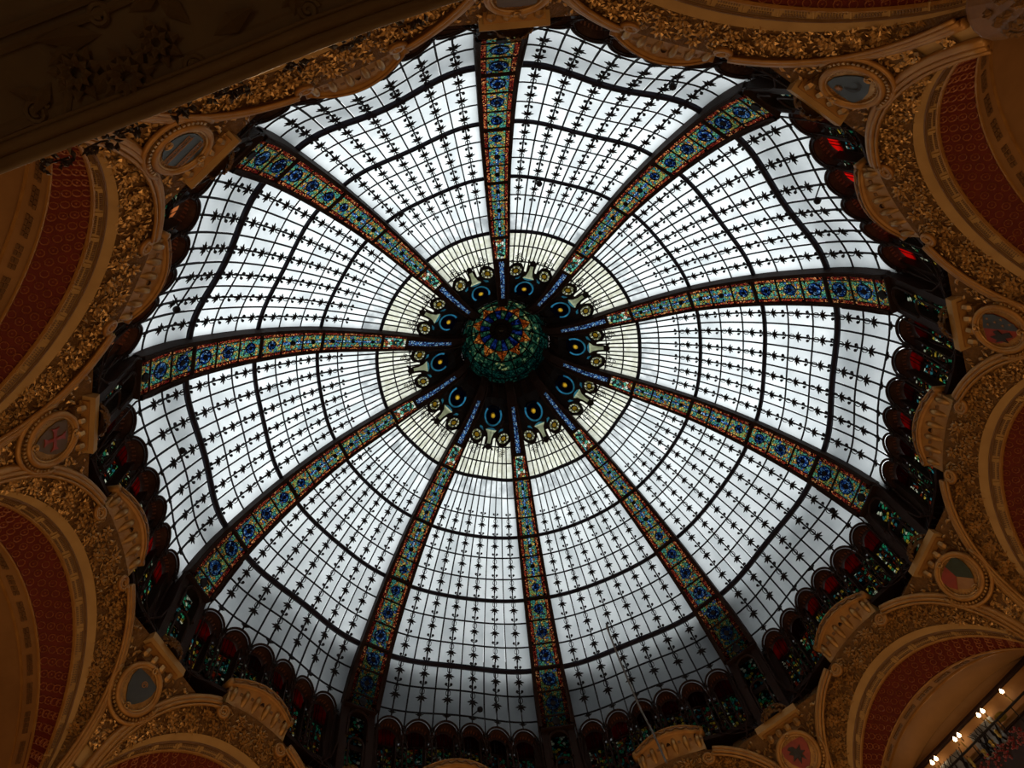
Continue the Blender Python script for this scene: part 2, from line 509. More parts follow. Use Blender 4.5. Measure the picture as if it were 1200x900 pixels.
B = Thing('glazed_bay', (9.3, 0, -2.0), bay_angle(0))
for s in range(0, 11):
    for j in range(12):
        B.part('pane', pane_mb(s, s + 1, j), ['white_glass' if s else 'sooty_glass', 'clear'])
for j in range(12):
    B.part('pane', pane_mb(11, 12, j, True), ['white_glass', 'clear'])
for s in (-1, -2, -3):
    for j in range(12):
        B.part('crown_pane', pane_mb(s, s + 1, j), ['cream_glass', 'clear'])
for j in range(1, 12):
    v = vcol(j)
    ss = np.arange(-2.6, scallop(v) + .01, .5)
    q = MB().tube([bay(s, v, .02) for s in ss] + [bay(scallop(v), v, .02)], .026, 4, up=bay_frame(0, v)[3])
    B.part('glazing_bar', q, 'iron')
for s in (-2, -1, 0, 1, 2, 3, 4, 5, 6, 7, 8, 9, 10, 11):
    rad = {0: .062, 3: .06, 6: .066, 9: .085}.get(s, .026)
    q = MB().tube([bay(s, v, rad * .6) for v in np.linspace(-1.05, 1.05, 21)], rad, 6 if rad > .03 else 4)
    B.part('ring_bar', q, 'ring_iron' if rad > .03 else 'iron')
def frame_matrix(s, v, off, sc, flip=False):
    P, ds, dv, n = bay_frame(s, v)
    P = P + n * off
    y = -ds if flip else ds
    x = np.cross(y, n)
    mtx = Matrix((Vector(x), Vector(y), Vector(n))).transposed() * 1.0
    mtx = mtx.to_4x4() @ Matrix.Scale(sc, 4)
    mtx.translation = Vector(P)
    return mtx
for j in range(1, 12, 2):
    for s in (2, 3, 4, 5, 6, 7, 8, 9, 10):
        B.inst('leaf', leaf_me, frame_matrix(s, vcol(j), .045, 0.98 + .028 * s))
for j in range(0, 13):
    v = vcol(j)
    B.inst('finial_leaf', finial_me, frame_matrix(scallop(v) + .12, v if 0 < j < 12 else v * .985, .05, .9 if j % 2 else .8, True))
bays = [B.o] + [ring_copy(B, bay_angle(k)) for k in range(1, 10)]
BAYLOOK = ['white wavy-ringed glass bay behind a gold crest', 'white glass bay with ball fitting at its foot', 'white glass bay above right hand red arch',
           'white glass bay with grey lower rows', 'white glass bay crossed by a hanging cable', 'grey-footed glass bay facing the viewer', 'glass bay dimming to grey below',
           'white glass bay with bent stem fitting', 'bright white glass bay beside orange panes', 'white glass bay nearest the dark balcony']
for k, o in enumerate(bays):
    a, b = hours(k)
    tag(o, f'{BAYLOOK[k]} between {a} and {b} o\'clock ribs', 'skylight', 'glazed bays of the dome')

# ------------------------------------------------------------------ ribs
RB = Thing('dome_rib', (9.6, 0, -4.2), rib_angle(0))
DP = .30
def rw(s): return hw(s) * .90
for sx in (-1, 1):
    ss = np.arange(-4.6, 11.8, .4)
    # side plate with a flat inner lip, from the glass down past the stained panels
    prof = lambda s: [rib_pt(s, sx * rw(s), -.10), rib_pt(s, sx * rw(s), DP + .03), rib_pt(s, sx * (rw(s) - .105 * rw(s) / .45), DP + .03), rib_pt(s, sx * (rw(s) - .105 * rw(s) / .45), DP - .05),
                      rib_pt(s, sx * (rw(s) - .04), DP - .06), rib_pt(s, sx * (rw(s) - .04), -.10)]
    RB.part('side_plate', MB().grid(np.array([prof(s) for s in ss]), 0, flip=sx > 0, close=True), 'bronze')
def rib_quad(s0, s1, t0, t1, mb, n=3, hole=None, mi=0, off=DP - .03):
    """Stained panel across the rib, t as a share of its half width, optional round hole (s, t, radius in metres)."""
    e = .003
    P = [[rib_pt(s, t * rw(s), off) for t in np.linspace(t0, t1, n)] for s in np.linspace(s0 + e, s1 - e, n)]
    Q = [[rib_pt(s, t * rw(s), off - .012) for t in np.linspace(t0, t1, n)] for s in np.linspace(s0 + e, s1 - e, n)]
    return mb.shell(P, Q, mi, 1)
rows = [(-3.6, -1.6), (-1.6, -.05)] + [(s, s + 1) for s in range(0, 11)] + [(11, 11.5)]
for i, (s0, s1) in enumerate(rows):
    big = 4.5 <= s0 < 11
    for sx in (-1, 1):
        if True:
            RB.part('red_border' if s0 > -2 else 'dark_border', rib_quad(s0, s1, sx * .80, sx * (.55 if s0 > -2 else .30), MB()), ['red_mosaic' if s0 > -2 else 'bronze', 'clear' if s0 > -2 else 'bronze'])
        if s0 < 0:
            RB.part('blue_panel' if s0 < -2 else 'jewelled_panel', rib_quad(s0, s1, sx * (.31 if s0 < -2 else .56), sx * .0, MB()), ['blue_mosaic' if s0 < -2 else 'jewel_mosaic', 'clear'])
        elif not big:
            RB.part('green_panel', rib_quad(s0, s1, sx * .56, sx * .10, MB()), ['green_mosaic', 'clear'])
    if s0 >= 0 and not big:
        RB.part('blue_strip', rib_quad(s0, s1, -.10, .10, MB()), ['blue_mosaic', 'clear'])
        sm = (s0 + s1) / 2
        q = MB().disc(lambda x, y, z, sm=sm: rib_pt(sm + x / .7, y, DP - .03 + z), (0, 0), 0, .055 + .006 * s0, .05, 8)
        RB.part('boss', q, 'iron')
    if big:
        # panel with a round opening that holds the rosette
        sm = (s0 + s1) / 2
        rr = min(.11 + .018 * (s0 - 4), .20)
        ln = .74
        q = MB()
        NN = 24
        for off, flip, mi in ((DP - .03, False, 0), (DP - .042, True, 1)):
            inn, outn = [], []
            for k in range(NN + 1):
                a = 2 * math.pi * k / NN
                cx, cy = math.cos(a), math.sin(a)
                inn.append(rib_pt(sm + rr * cx / ln, rr * cy, off))
                m_ = max(abs(cx), abs(cy))
                outn.append(rib_pt(sm + .497 * cx / m_, .56 * rw(sm + .497 * cx / m_) * cy / m_, off))
            q.grid(np.array([inn, outn]), mi, flip)
        RB.part('green_panel', q, ['green_mosaic', 'clear'])
        fr = lambda x, y, z, sm=sm: rib_pt(sm + x / ln, y, DP - .03 + z)
        q = MB().disc(fr, (0, 0), rr * .38, rr, .012, 20)
        ro_ = RB.part('rosette', q, 'blue_mosaic')
        q = MB().disc(fr, (0, 0), rr * .98, rr * 1.10, .03, 20)
        RB.part('came_ring', q, 'iron', ro_)
        q = MB().disc(fr, (0, 0), 0, rr * .40, .03, 12)
        RB.part('boss', q, 'iron', ro_)
        RB.part('stem', MB().tube([rib_pt(sm + .48 * g, 0, DP - .015) for g in (-1, 1)], .012, 4), 'iron', ro_)
    # bar across the rib at the end of the row
    t_ = .065 if s1 in (3, 6, 9) or s0 < 0 else .03
    RB.part('cross_bar', MB().tube([rib_pt(s1, -rw(s1) * .8, DP - .02), rib_pt(s1, rw(s1) * .8, DP - .02)], t_, 4), 'bronze')
for tt in (-.54, .54):
    RB.part('came_bar', MB().tube([rib_pt(s, tt * rw(s), DP) for s in np.arange(-1.6, 11.3, .5)], .014, 4), 'iron')
for tt in (-.11, .11):
    RB.part('came_bar', MB().tube([rib_pt(s, tt * rw(s), DP) for s in np.arange(-1.6, 5.1, .5)], .009, 4), 'iron')
# closed iron end towards the crown
RB.part('crown_plate', MB().shell([[rib_pt(s, t * rw(s), DP - .03) for t in (-1, 0, 1)] for s in (-5.1, -4.4, -3.6)], [[rib_pt(s, t * rw(s), DP - .1) for t in (-1, 0, 1)] for s in (-5.1, -4.4, -3.6)]), 'bronze')
# foot: round-headed niche with a small stained light, standing on the pendentive block
fx = 9.60
q = MB()
q.box((fx + .22, -.40, -2.95), (.42, .22, 2.9)); q.box((fx + .22, .40, -2.95), (.42, .22, 2.9)); q.box((fx + .30, 0, -2.98), (.08, .7, .16)); q.box((fx + .30, 0, -4.1), (.08, .7, .5))
q.box((fx + .12, 0, -1.87), (.50, 1.0, .05))
RB.part('foot_pier', q, 'bronze')
arc = [(fx - .03, .30 * math.cos(a), -2.30 + .36 * math.sin(a)) for a in np.linspace(0, math.pi, 13)]
RB.part('niche_rim', MB().tube([(fx - .03, .30, -2.9)] + arc + [(fx - .03, -.30, -2.9)], .04, 5), 'bronze')
q = MB()
fr = lambda x, y, z: (fx + .30 - z, x, y)
q.prism(fr, [(.30, -1.86), (.30, -2.92), (-.30, -2.92), (-.30, -1.86)], 0, .02)
RB.part('niche_light', q, 'jewel_mosaic')
for zz in (-3.15,):
    arc = [(fx - .02, .22 * math.cos(a), zz + .25 * math.sin(a)) for a in np.linspace(0, math.pi, 11)]
    RB.part('niche_rim', MB().tube([(fx - .02, .22, -3.9)] + arc + [(fx - .02, -.22, -3.9)], .035, 5), 'bronze')
    RB.part('niche_light', MB().box((fx + .30, 0, -3.45), (.02, .60, .86)), 'jewel_mosaic')
def spiral(c, ax, ay, r0, turns, n=14, start=0.0):
    return [np.asarray(c) + np.asarray(ax) * r0 * (1 - .8 * i / n) * math.cos(start + turns * 2 * math.pi * i / n) + np.asarray(ay) * r0 * (1 - .8 * i / n) * math.sin(start + turns * 2 * math.pi * i / n) for i in range(n + 1)]
for sx in (-1, 1):
    # slim pipes along both sides of the rib foot
    pts = [rib_pt(s, sx * (rw(s) - .02), DP + .06) for s in (9.5, 10, 10.5, 11)] + [np.array((fx - .06, sx * .56, z)) for z in (-1.9, -2.6, -3.3)] + [np.array((fx - .04, sx * .66, -3.75)), np.array((fx + .02, sx * .86, -3.98)), np.array((fx + .05, sx * .9, -4.15))]
    RB.part('side_pipe', MB().tube(pts, .022, 5), 'bronze')
    for i in range(4):
        te, ze = .72 + .15 * i, -4.30 + .06 * i
        p0 = np.array((9.62, sx * (.5 + .03 * i), -4.22)); p3 = np.array((9.80 + .03 * i, sx * te, ze + .12))
        pm = np.array((9.62, sx * (.56 + .13 * i), -3.72 + .04 * i))
        crv = [(1 - u)**2 * p0 + 2 * u * (1 - u) * (pm * 1.0) + u * u * p3 for u in np.linspace(0, 1, 9)]
        sp = spiral(p3 + np.array((0, -sx * .05, -.01)), (0, sx, 0), (0, 0, -1), .055, 1.2, 10)
        RB.part('scroll_bar', MB().tube(crv + sp, .014, 4), 'iron')
    for i in range(3):
        p0 = np.array((9.60, sx * .58, -4.15)); pm = np.array((9.62, sx * (.9 + .3 * i), -4.0)); p3 = np.array((9.66, sx * (.95 + .42 * i), -3.0 - .1 * i))
        RB.part('scroll_bar', MB().tube([(1 - u)**2 * p0 + 2 * u * (1 - u) * pm + u * u * p3 for u in np.linspace(0, 1, 9)], .014, 4), 'bronze')
ribs = [RB.o] + [ring_copy(RB, rib_angle(k)) for k in range(1, 10)]
RIBLOOK = ['stained glass rib running upright to the top edge', 'stained glass rib ending beside the crescent medallion', 'stained glass rib ending at the blue and red medallion',
           'stained glass rib ending at the three-wedge medallion', 'stained glass rib ending at the lion medallion', 'stained glass rib running almost straight down', 'stained glass rib leaning left to the bottom edge',
           'stained glass rib ending at the dark blue medallion', 'stained glass rib ending at the red cross medallion', 'stained glass rib ending at the key-pattern medallion']
for k, o in enumerate(ribs):
    tag(o, f'{RIBLOOK[k]}, pointing to {HOUR[k]} o\'clock', 'rib', 'ribs of the dome')

# ------------------------------------------------------------------ arcades of small windows under each bay
AR = Thing('window_arcade', (9.8, 0, -3.6), bay_angle(0))
SB = 11.9
def front(v, z, dr=0.0):
    P = bay_raw(SB, v)
    r = math.hypot(P[0], P[1]) + dr
    a = v * half_angle(SB)
    return np.array([r * math.cos(a), r * math.sin(a), z])
BK = .38
for k in range(6):
    v0, v1 = -1 + k / 3, -1 + (k + 1) / 3
    vc = (v0 + v1) / 2
    vv = np.linspace(v0 + 1e-4, v1 - 1e-4, 15)
    rim = np.array([bay(scallop(v), v, .03) for v in vv])
    rim2 = np.array([bay(scallop(v) + .10, vc + (v - vc) * .9, .02) for v in vv])
    AR.part('arch_rim', MB().tube(rim, .035, 5), 'bronze')
    AR.part('arch_rim', MB().tube(rim2, .022, 4), 'bronze')
    def inner(v, f, dz=0):
        """A point of the arch line, pushed back into the wall by the share f."""
        P = bay(scallop(v) + .10, vc + (v - vc) * .9, 0)
        u = np.array([math.cos(v * half_angle(SB)), math.sin(v * half_angle(SB)), 0])
        return P + u * (BK * f) + np.array([0, 0, dz])
    q = MB().shell([[inner(v, f) for v in vv] for f in (-.02, .5, 1.1)], [[inner(v, f, .05) for v in vv] for f in (-.02, .5, 1.1)])
    hood = AR.part('hood', q, 'hood_brown')
    # raised bosses along the hood
    for v in np.linspace(v0 + .05, v1 - .05, 7):
        p = inner(v, .45, -.012)
        AR.part('hood_boss', MB().tube([p, p + np.array([math.cos(v * .25) * .08, 0, 0])], .022, 5), 'hood_gilt', hood)
    # red head pane behind the hood
    top = [inner(vc + (v - vc) * .82, .95, -.03) for v in vv]
    zb = -2.34
    bot = [np.array([p[0], p[1], min(zb, p[2] - .01)]) for p in top]
    back = lambda L: [p + np.array([.015 * math.cos(vc * .25), .015 * math.sin(vc * .25), 0]) for p in L]
    AR.part('red_pane', MB().shell([top, bot], [back(top), back(bot)]), 'red_glass')
    q = MB()
    for f in (.3, .5, .7):
        p = top[int(f * 14)]
        q.tube([p, np.array([p[0], p[1], zb])], .012, 4)
    AR.part('pane_bars', q, 'iron')
    # two narrow lights under the head with dark mullions
    for vl in (vc - .0525, vc + .0525):
        q = MB().shell([[front(v, z, BK * .95) for v in (vl - .0525, vl + .0525)] for z in (-2.32, -3.6)], [[front(v, z, BK * .95 + .02) for v in (vl - .0525, vl + .0525)] for z in (-2.32, -3.6)])
        AR.part('narrow_light', q, 'jewel_mosaic')
    for vl in (vc, vc - .05, vc + .05, vc - .1, vc + .1):
        AR.part('mullion', MB().tube([front(vl, -2.32, BK * .9), front(vl, -3.58, BK * .9)], .035 if abs(vl - vc) > .06 or vl == vc else .014, 4), 'bronze')
    for zz, ra in ((-2.33, .055), (-2.95, .028), (-3.52, .028)):
        AR.part('transom', MB().tube([front(vc - .105, zz, BK * .88), front(vc + .105, zz, BK * .88)], ra, 4), 'bronze')
PW = .062
for k in range(7):
    v = -1 + k / 3
    AR.part('colonnette', MB().tube([front(v * .997, z, .02) for z in (-2.18, -2.3, -2.34, -3.45, -3.5, -3.6)], [.06, .05, .03, .03, .05, .06], 7), 'bronze')
    va, vb = (v - PW if k else -1.14), (v + PW if k < 6 else 1.14)
    # cheeks of the pier and its dark head
    for vv_ in ([va] if k else []) + ([vb] if k < 6 else []):
        AR.part('pier_cheek', MB().shell([[front(vv_ - .004, z, d) for d in (.10, BK)] for z in (-2.1, -3.6)], [[front(vv_ + .004, z, d) for d in (.10, BK)] for z in (-2.1, -3.6)]), 'bronze')
    def plate(v0_, v1_, z0_, z1_, d=.12, th=.02):
        return MB().shell([[front(x, z, d) for x in (v0_, v1_)] for z in (z0_, z1_)], [[front(x, z, d + th) for x in (v0_, v1_)] for z in (z0_, z1_)])
    if 0 < k < 6:
        AR.part('pier_head', plate(va, vb, -2.05, -2.36), 'bronze')
        for x0, x1, mt in ((va, v - .042, 0), (v - .042, v - .020, 1), (v - .020, v + .020, 0), (v + .020, v + .042, 1), (v + .042, vb, 0)):
            AR.part('clear_jewel' if mt else 'pier_head', plate(x0, x1, -2.36, -2.44), 'clear' if mt else 'bronze')
        AR.part('pier_head', plate(va, vb, -2.44, -2.50), 'bronze')
        AR.part('pier_light', plate(va, vb, -2.50, -3.05), 'jewel_mosaic')
        AR.part('pier_light', plate(va, vb, -3.05, -3.6), 'jewel_mosaic')
        fr = lambda x, y, z, v=v: front(v + x / 2.75, y, .12 - z)
        for zz in (-2.76, -3.32):
            AR.part('came_ring', MB().disc(fr, (0, zz), .115, .15, .03, 14), 'bronze')
            AR.part('came_ring', MB().disc(fr, (0, zz), .04, .06, .03, 10), 'bronze')
        for sx in (-1, 1):
            AR.part('mullion', MB().tube([front(v + sx * PW, -2.3, .11), front(v + sx * PW, -3.6, .11)], .028, 4), 'bronze')
    else:
        AR.part('pier_head', plate(va, vb, -1.7, -3.6, .12, .2), 'bronze')
vv = np.linspace(-1.12, 1.12, 15)
q = MB().shell([[front(v, z, d) for v in vv] for d, z in ((.12, -3.56), (.75, -3.56))], [[front(v, z, d) for v in vv] for d, z in ((.12, -3.68), (.75, -3.68))])
AR.part('window_sill', q, 'bronze')
arcs = [AR.o] + [ring_copy(AR, bay_angle(k)) for k in range(1, 10)]
for k_, mt_ in ((1, 'backlit_red_glass'), (8, 'backlit_orange_glass')):     # two arcades' head panes coloured brighter, as if seen against the sky
    for ch in arcs[k_].children:
        if ch.name.startswith('red_pane'):
            ch.data = ch.data.copy()
            ch.data.materials[0] = M[mt_]
            ch.name = ch.name.replace('red_pane', 'head_pane')
ARLOOK = ['dark scalloped window arcade half hidden behind gold crest', 'dark scalloped window arcade with bright red head panes', 'dark scalloped arcade with glinting jewelled lights at right', 'dark scalloped window arcade with green jewelled lights',
          'dark scalloped window arcade crossed by a cable', 'row of scalloped stained windows along the bottom edge', 'dark scalloped window arcade with dark red heads', 'dark scalloped window arcade with dull red panes',
          'dark scalloped window arcade by the left red vault', 'dark scalloped window arcade by the dark balcony']
for k, o in enumerate(arcs):
    a, b = hours(k)
    tag(o, f'{ARLOOK[k]}, between {a} and {b} o\'clock ribs', 'windows', 'window arcades at the dome foot')

# ------------------------------------------------------------------ crown ornaments: an eye of glass in each bay
def crown_s(r):
    lo, hi = -5.2, 0.5
    for _ in range(40):
        md = (lo + hi) / 2
        if ribr(md) < r: lo = md
        else: hi = md
    return lo
def crown_fr(x, y, z):
    """x across, y distance from the axis, z towards the viewer."""
    s = crown_s(y)
    a = x / max(y, .3)
    r, zz = ribr(s), ribz(s) + (midz(s) - ribz(s)) * .6
    return np.array([r * math.cos(a), r * math.sin(a), zz - z - .05])
CR = Thing('crown_eye_panel', (2.6, 0, 4.7), bay_angle(0))
from mathutils.geometry import tessellate_polygon
circ = lambda cx, cy, r, n=18: [(cx + r * math.cos(2 * math.pi * i / n), cy + r * math.sin(2 * math.pi * i / n)) for i in range(n)]
half = lambda y: y * math.tan(R(18)) - .12
outer = [(-half(1.85), 1.85), (-half(2.5), 2.5), (-.74, 2.86), (-.735, 3.05), (-.62, 3.2), (-.47, 3.25), (-.32, 3.19), (-.24, 3.05), (-.2, 2.95), (-.12, 2.95), (-.10, 3.1), (-.09, 3.2), (.09, 3.2), (.10, 3.1), (.12, 2.95), (.2, 2.95), (.24, 3.05), (.32, 3.19), (.47, 3.25), (.62, 3.2), (.735, 3.05), (.74, 2.86), (half(2.5), 2.5), (half(1.85), 1.85)]
neckh = [(-.055, 3.16), (-.06, 3.0), (-.10, 2.84), (-.19, 2.72), (-.10, 2.66), (0, 2.645), (.10, 2.66), (.19, 2.72), (.10, 2.84), (.06, 3.0), (.055, 3.16)]
sideh = [[(sx * .26, 2.78), (sx * .31, 2.66), (sx * .40, 2.64), (sx * .41, 2.70), (sx * .33, 2.74)] for sx in (-1, 1)]
holes = [circ(-.47, 2.95, .185), circ(.47, 2.95, .185), circ(0, 2.30, .31, 22), neckh] + sideh
polys = [outer] + holes
flat = [p for po in polys for p in po]
tris = tessellate_polygon([[Vector((x, y, 0)) for x, y in po] for po in polys])
q = MB()
q.add([crown_fr(x, y, .03) for x, y in flat], [tuple(t) for t in tris])
q.add([crown_fr(x, y, 0) for x, y in flat], [tuple(t)[::-1] for t in tris])
i0 = 0
for po in polys:
    n = len(po)
    q.add([crown_fr(x, y, .03) for x, y in po] + [crown_fr(x, y, 0) for x, y in po], [(i, (i + 1) % n, (i + 1) % n + n, i + n) for i in range(n)])
CR.part('tracery_plate', q, 'iron')
CR.part('eye_disc', MB().disc(crown_fr, (0, 2.30), .06, .235, .012, 24), 'blue_glass')
CR.part('eye_crescent', MB().disc(crown_fr, (0, 2.30), .245, .31, .012, 24, R(-40), R(220)), 'sky_glass')
CR.part('eye_centre', MB().disc(crown_fr, (.01, 2.28), 0, .085, .03, 12), 'yellow_glass')
CR.part('eye_shade', MB().disc(crown_fr, (0, 2.30), .235, .312, .012, 16, R(218), R(322)), 'blue_glass')
CR.part('came_ring', MB().disc(crown_fr, (0, 2.30), .232, .252, .035, 24), 'iron')
for sx in (-1, 1):
    for i in range(10):
        a = 2 * math.pi * i / 10
        CR.part('bead', MB().disc(crown_fr, (sx * .47 + .142 * math.cos(a), 2.95 + .142 * math.sin(a)), 0, .036, .015, 7), 'bead_glass')
    CR.part('small_eye_ring', MB().disc(crown_fr, (sx * .47, 2.95), .075, .108, .03, 16), 'iron')
    CR.part('small_eye_ring', MB().disc(crown_fr, (sx * .47, 2.95), .175, .20, .045, 16), 'iron')
    CR.part('small_eye', MB().disc(crown_fr, (sx * .47, 2.95), 0, .074, .02, 12), 'yellow_glass')
    CR.part('side_light', MB().prism(crown_fr, sideh[0 if sx < 0 else 1][::-1 if sx > 0 else 1], 0, .012), 'sky_glass')
    for (cx, cy, r0) in ((.42, 3.36, .09), (.56, 3.40, .08), (.47, 3.52, .07), (.33, 3.30, .07), (.66, 3.28, .06)):
        sp = spiral((0, 0, 0), (1, 0, 0), (0, 1, 0), r0, 1.3, 12, rng.uniform(0, 6))
        CR.part('filigree', MB().tube([crown_fr(sx * (cx + p[0]), cy + p[1], .03) for p in sp], .013, 4), 'iron')
# pale glass of the neck in two tints
CR.part('neck_light', MB().prism(crown_fr, neckh[3:8], 0, .012), 'sky_glass')
CR.part('neck_light', MB().prism(crown_fr, neckh[:4] + neckh[7:], 0, .012), 'neck_glass')
CR.part('neck_knob', MB().disc(crown_fr, (0, 3.26), 0, .10, .05, 12), 'iron')
for sx in (-1, 1):
    CR.part('knob_leaf', MB().prism(crown_fr, [(sx * .08, 3.24), (sx * .17, 3.30), (sx * .20, 3.37), (sx * .10, 3.34)][::sx], 0, .04), 'iron')
    sp = [(sx * .10, 3.2), (sx * .11, 3.0), (sx * .17, 2.84), (sx * .26, 2.70), (sx * .36, 2.55), (sx * .37, 2.35), (sx * .30, 2.15)]
    CR.part('came_bar', MB().tube([crown_fr(x, y, .035) for x, y in sp], .016, 4), 'bronze')
crowns = [CR.o] + [ring_copy(CR, bay_angle(k)) for k in range(1, 10)]
for k, o in enumerate(crowns):
    a, b = hours(k)
    tag(o, f'black crown ornament with blue glass eye, between {a} and {b} o\'clock ribs', 'ornament', 'crown ornaments round the lantern')

# ------------------------------------------------------------------ lantern
LA = Thing('lantern_dome', (0, 0, 6.1), 0)
def lan(r, a, z): return np.array([r * math.cos(a), r * math.sin(a), z])
prof = [(1.56, 6.20), (1.50, 6.55), (1.36, 6.95), (1.12, 7.28), (.80, 7.53), (.42, 7.68), (.16, 7.72)]
prof2 = [(r - .02, z + .02) for r, z in prof]
NL = 20
cols = ['lantern_teal', 'lantern_teal', 'lantern_green', 'lantern_orange', 'lantern_blue', 'iron']
for i in range(6):
    for j in range(NL):
        a0, a1 = 2 * math.pi * j / NL, 2 * math.pi * (j + 1) / NL
        am = (a0 + a1) / 2
        mt = cols[i]
        (r0, z0), (r1, z1) = prof[i], prof[i + 1]
        if i == 3:
            # star points: an orange kite over green
            P = [lan(r0, a0, z0), lan(r0, am, z0), lan(r1, am, z1), lan(r1, a0, z1)]
            if j % 2 == 0:
                tri = MB().add([lan(r0, a1, z0), lan(r1, a0, z1), lan(r1, a1, z1), lan(r0, a1, z0) + (0, 0, .02), lan(r1, a0, z1) + (0, 0, .02), lan(r1, a1, z1) + (0, 0, .02)], [(0, 1, 2), (5, 4, 3), (0, 3, 4, 1), (1, 4, 5, 2), (2, 5, 3, 0)])
                tri2 = MB().add([lan(r0, a0, z0), lan(r0, a1, z0), lan(r1, a0, z1), lan(r0, a0, z0) + (0, 0, .02), lan(r0, a1, z0) + (0, 0, .02), lan(r1, a0, z1) + (0, 0, .02)], [(0, 2, 1), (3, 4, 5), (0, 1, 4, 3), (1, 2, 5, 4), (2, 0, 3, 5)])
            else:
                tri = MB().add([lan(r0, a0, z0), lan(r1, a0, z1), lan(r1, a1, z1), lan(r0, a0, z0) + (0, 0, .02), lan(r1, a0, z1) + (0, 0, .02), lan(r1, a1, z1) + (0, 0, .02)], [(0, 1, 2), (5, 4, 3), (0, 3, 4, 1), (1, 4, 5, 2), (2, 5, 3, 0)])
                tri2 = MB().add([lan(r0, a0, z0), lan(r0, a1, z0), lan(r1, a1, z1), lan(r0, a0, z0) + (0, 0, .02), lan(r0, a1, z0) + (0, 0, .02), lan(r1, a1, z1) + (0, 0, .02)], [(0, 2, 1), (3, 4, 5), (0, 1, 4, 3), (1, 2, 5, 4), (2, 0, 3, 5)])
            LA.part('star_pane', tri, 'lantern_orange')
            LA.part('pane', tri2, 'lantern_green')
        else:
            P = [[lan(r, a, z) for a in (a0, am, a1)] for r, z in ((r0, z0), (r1, z1))]
            Q = [[lan(r + .01, a, z + .02) for a in (a0, am, a1)] for r, z in ((r0, z0), (r1, z1))]
            if i == 4 and j % 2:
                mt = 'lantern_green'
            LA.part('pane', MB().shell(P, Q), mt)
for j in range(NL):
    a = 2 * math.pi * j / NL
    LA.part('glazing_bar', MB().tube([lan(r - .02, a, z - .02) for r, z in prof], .026 if j % 2 == 0 else .016, 4), 'iron')
for i, (r, z) in enumerate(prof[:-1]):
    LA.part('ring_bar', MB().tube([lan(r - .02, a, z - .02) for a in np.linspace(0, 2 * math.pi, 41)[:-1]], .03 if i in (0, 3) else .018, 4, closed=True), 'iron')
q = MB()
for i in range(24):
    pass
q.disc(lambda x, y, z: np.array([x, y, 7.66 - z]), (0, 0), 0, .22, .08, 20)
q.disc(lambda x, y, z: np.array([x, y, 7.58 - z]), (0, 0), .10, .17, .05, 20)
LA.part('boss', q, 'iron')
q = MB()
for i in range(5):
    q.box((-.07 + .035 * i, .01 * (i % 2), 7.56), (.016, .05, .02))
LA.part('boss_ornament', q, 'lead')
# dark collar between the crown ornaments and the lantern, with small brackets
aa = np.linspace(0, 2 * math.pi, 41)
q = MB().shell([[lan(r, a, z) for a in aa] for r, z in ((2.02, 5.24), (1.84, 5.45), (1.70, 5.80), (1.62, 6.12), (1.57, 6.20))], [[lan(r + .08, a, z + .05) for a in aa] for r, z in ((2.02, 5.24), (1.84, 5.45), (1.70, 5.80), (1.62, 6.12), (1.57, 6.20))])
LA.part('collar', q, 'bronze')
for j in range(40):
    a = 2 * math.pi * j / 40
    LA.part('collar_bracket', MB().tube([lan(1.98, a, 5.25), lan(1.78, a, 5.5), lan(1.64, a, 5.85), lan(1.55, a, 6.15)], .022 if j % 4 else .035, 4), 'iron')
tag(LA.o, 'small dark green lantern dome with orange star at the crown of the big dome', 'cupola')

# ------------------------------------------------------------------ gold arches
QE = {1: (3.164, 3.748, -7.704, 9.542, .260, 2.307), 2: (3.225, 3.790, -8.348, 10.0, .231, 2.045), 3: (3.350, 3.938, -8.745, 10.357, .177, 1.982), 4: (3.586, 3.592, -8.847, 10.98, .076, 2.008),
      5: (3.66, 3.75, -8.95, 11.42, .05, 2.2), 6: (3.85, 4.0, -9.0, 12.66, .0, 2.6)}
def ecurve(e, th):
    a, b, zs, x0, k, n = QE[e]
    c, s = math.cos(th), math.sin(th)
    Cc = math.copysign(abs(c)**(2 / n), c); S = math.copysign(abs(s)**(2 / n), s)
    z = zs + b * Cc
    return np.array([x0 + k * b * (1 - Cc), a * S, z])
TH = np.linspace(-1.565, 1.565, 63)
def lerp(a, b, u): return a * (1 - u) + b * u
def band(e0, e1, u0, u1, th, n=2, lift=0.0):
    return [[lerp(ecurve(e0, t), ecurve(e1, t), u) + np.array([-lift, 0, -lift * .6]) for t in th] for u in np.linspace(u0, u1, n)]
def relief_leaf(mb, P, X, Y, Nn, L, W):
    """Pointed carved leaf, ridged along its middle."""
    pts = [P, P + X * W * .5 + Y * L * .45 + Nn * .02, P + Y * L + Nn * .03, P - X * W * .5 + Y * L * .45 + Nn * .02, P + Y * L * .5 + Nn * (W * .45 + .02)]
    mb.add(pts, [(0, 1, 4), (1, 2, 4), (2, 3, 4), (3, 0, 4)])
def relief_flower(mb, P, X, Y, Nn, r, n=6, a0=0.0):
    for i in range(n):
        a = a0 + 2 * math.pi * i / n
        y = X * math.cos(a) + Y * math.sin(a)
        x = np.cross(y, Nn)
        relief_leaf(mb, P + y * r * .15 + Nn * .02, x, y, Nn, r * .9, r * .55)
    ring = [P + (X * math.cos(a) + Y * math.sin(a)) * r * .22 + Nn * .05 for a in np.linspace(0, 2 * math.pi, 7)[:-1]]
    mb.add(ring + [P + Nn * .09], [(i, (i + 1) % 6, 6) for i in range(6)])
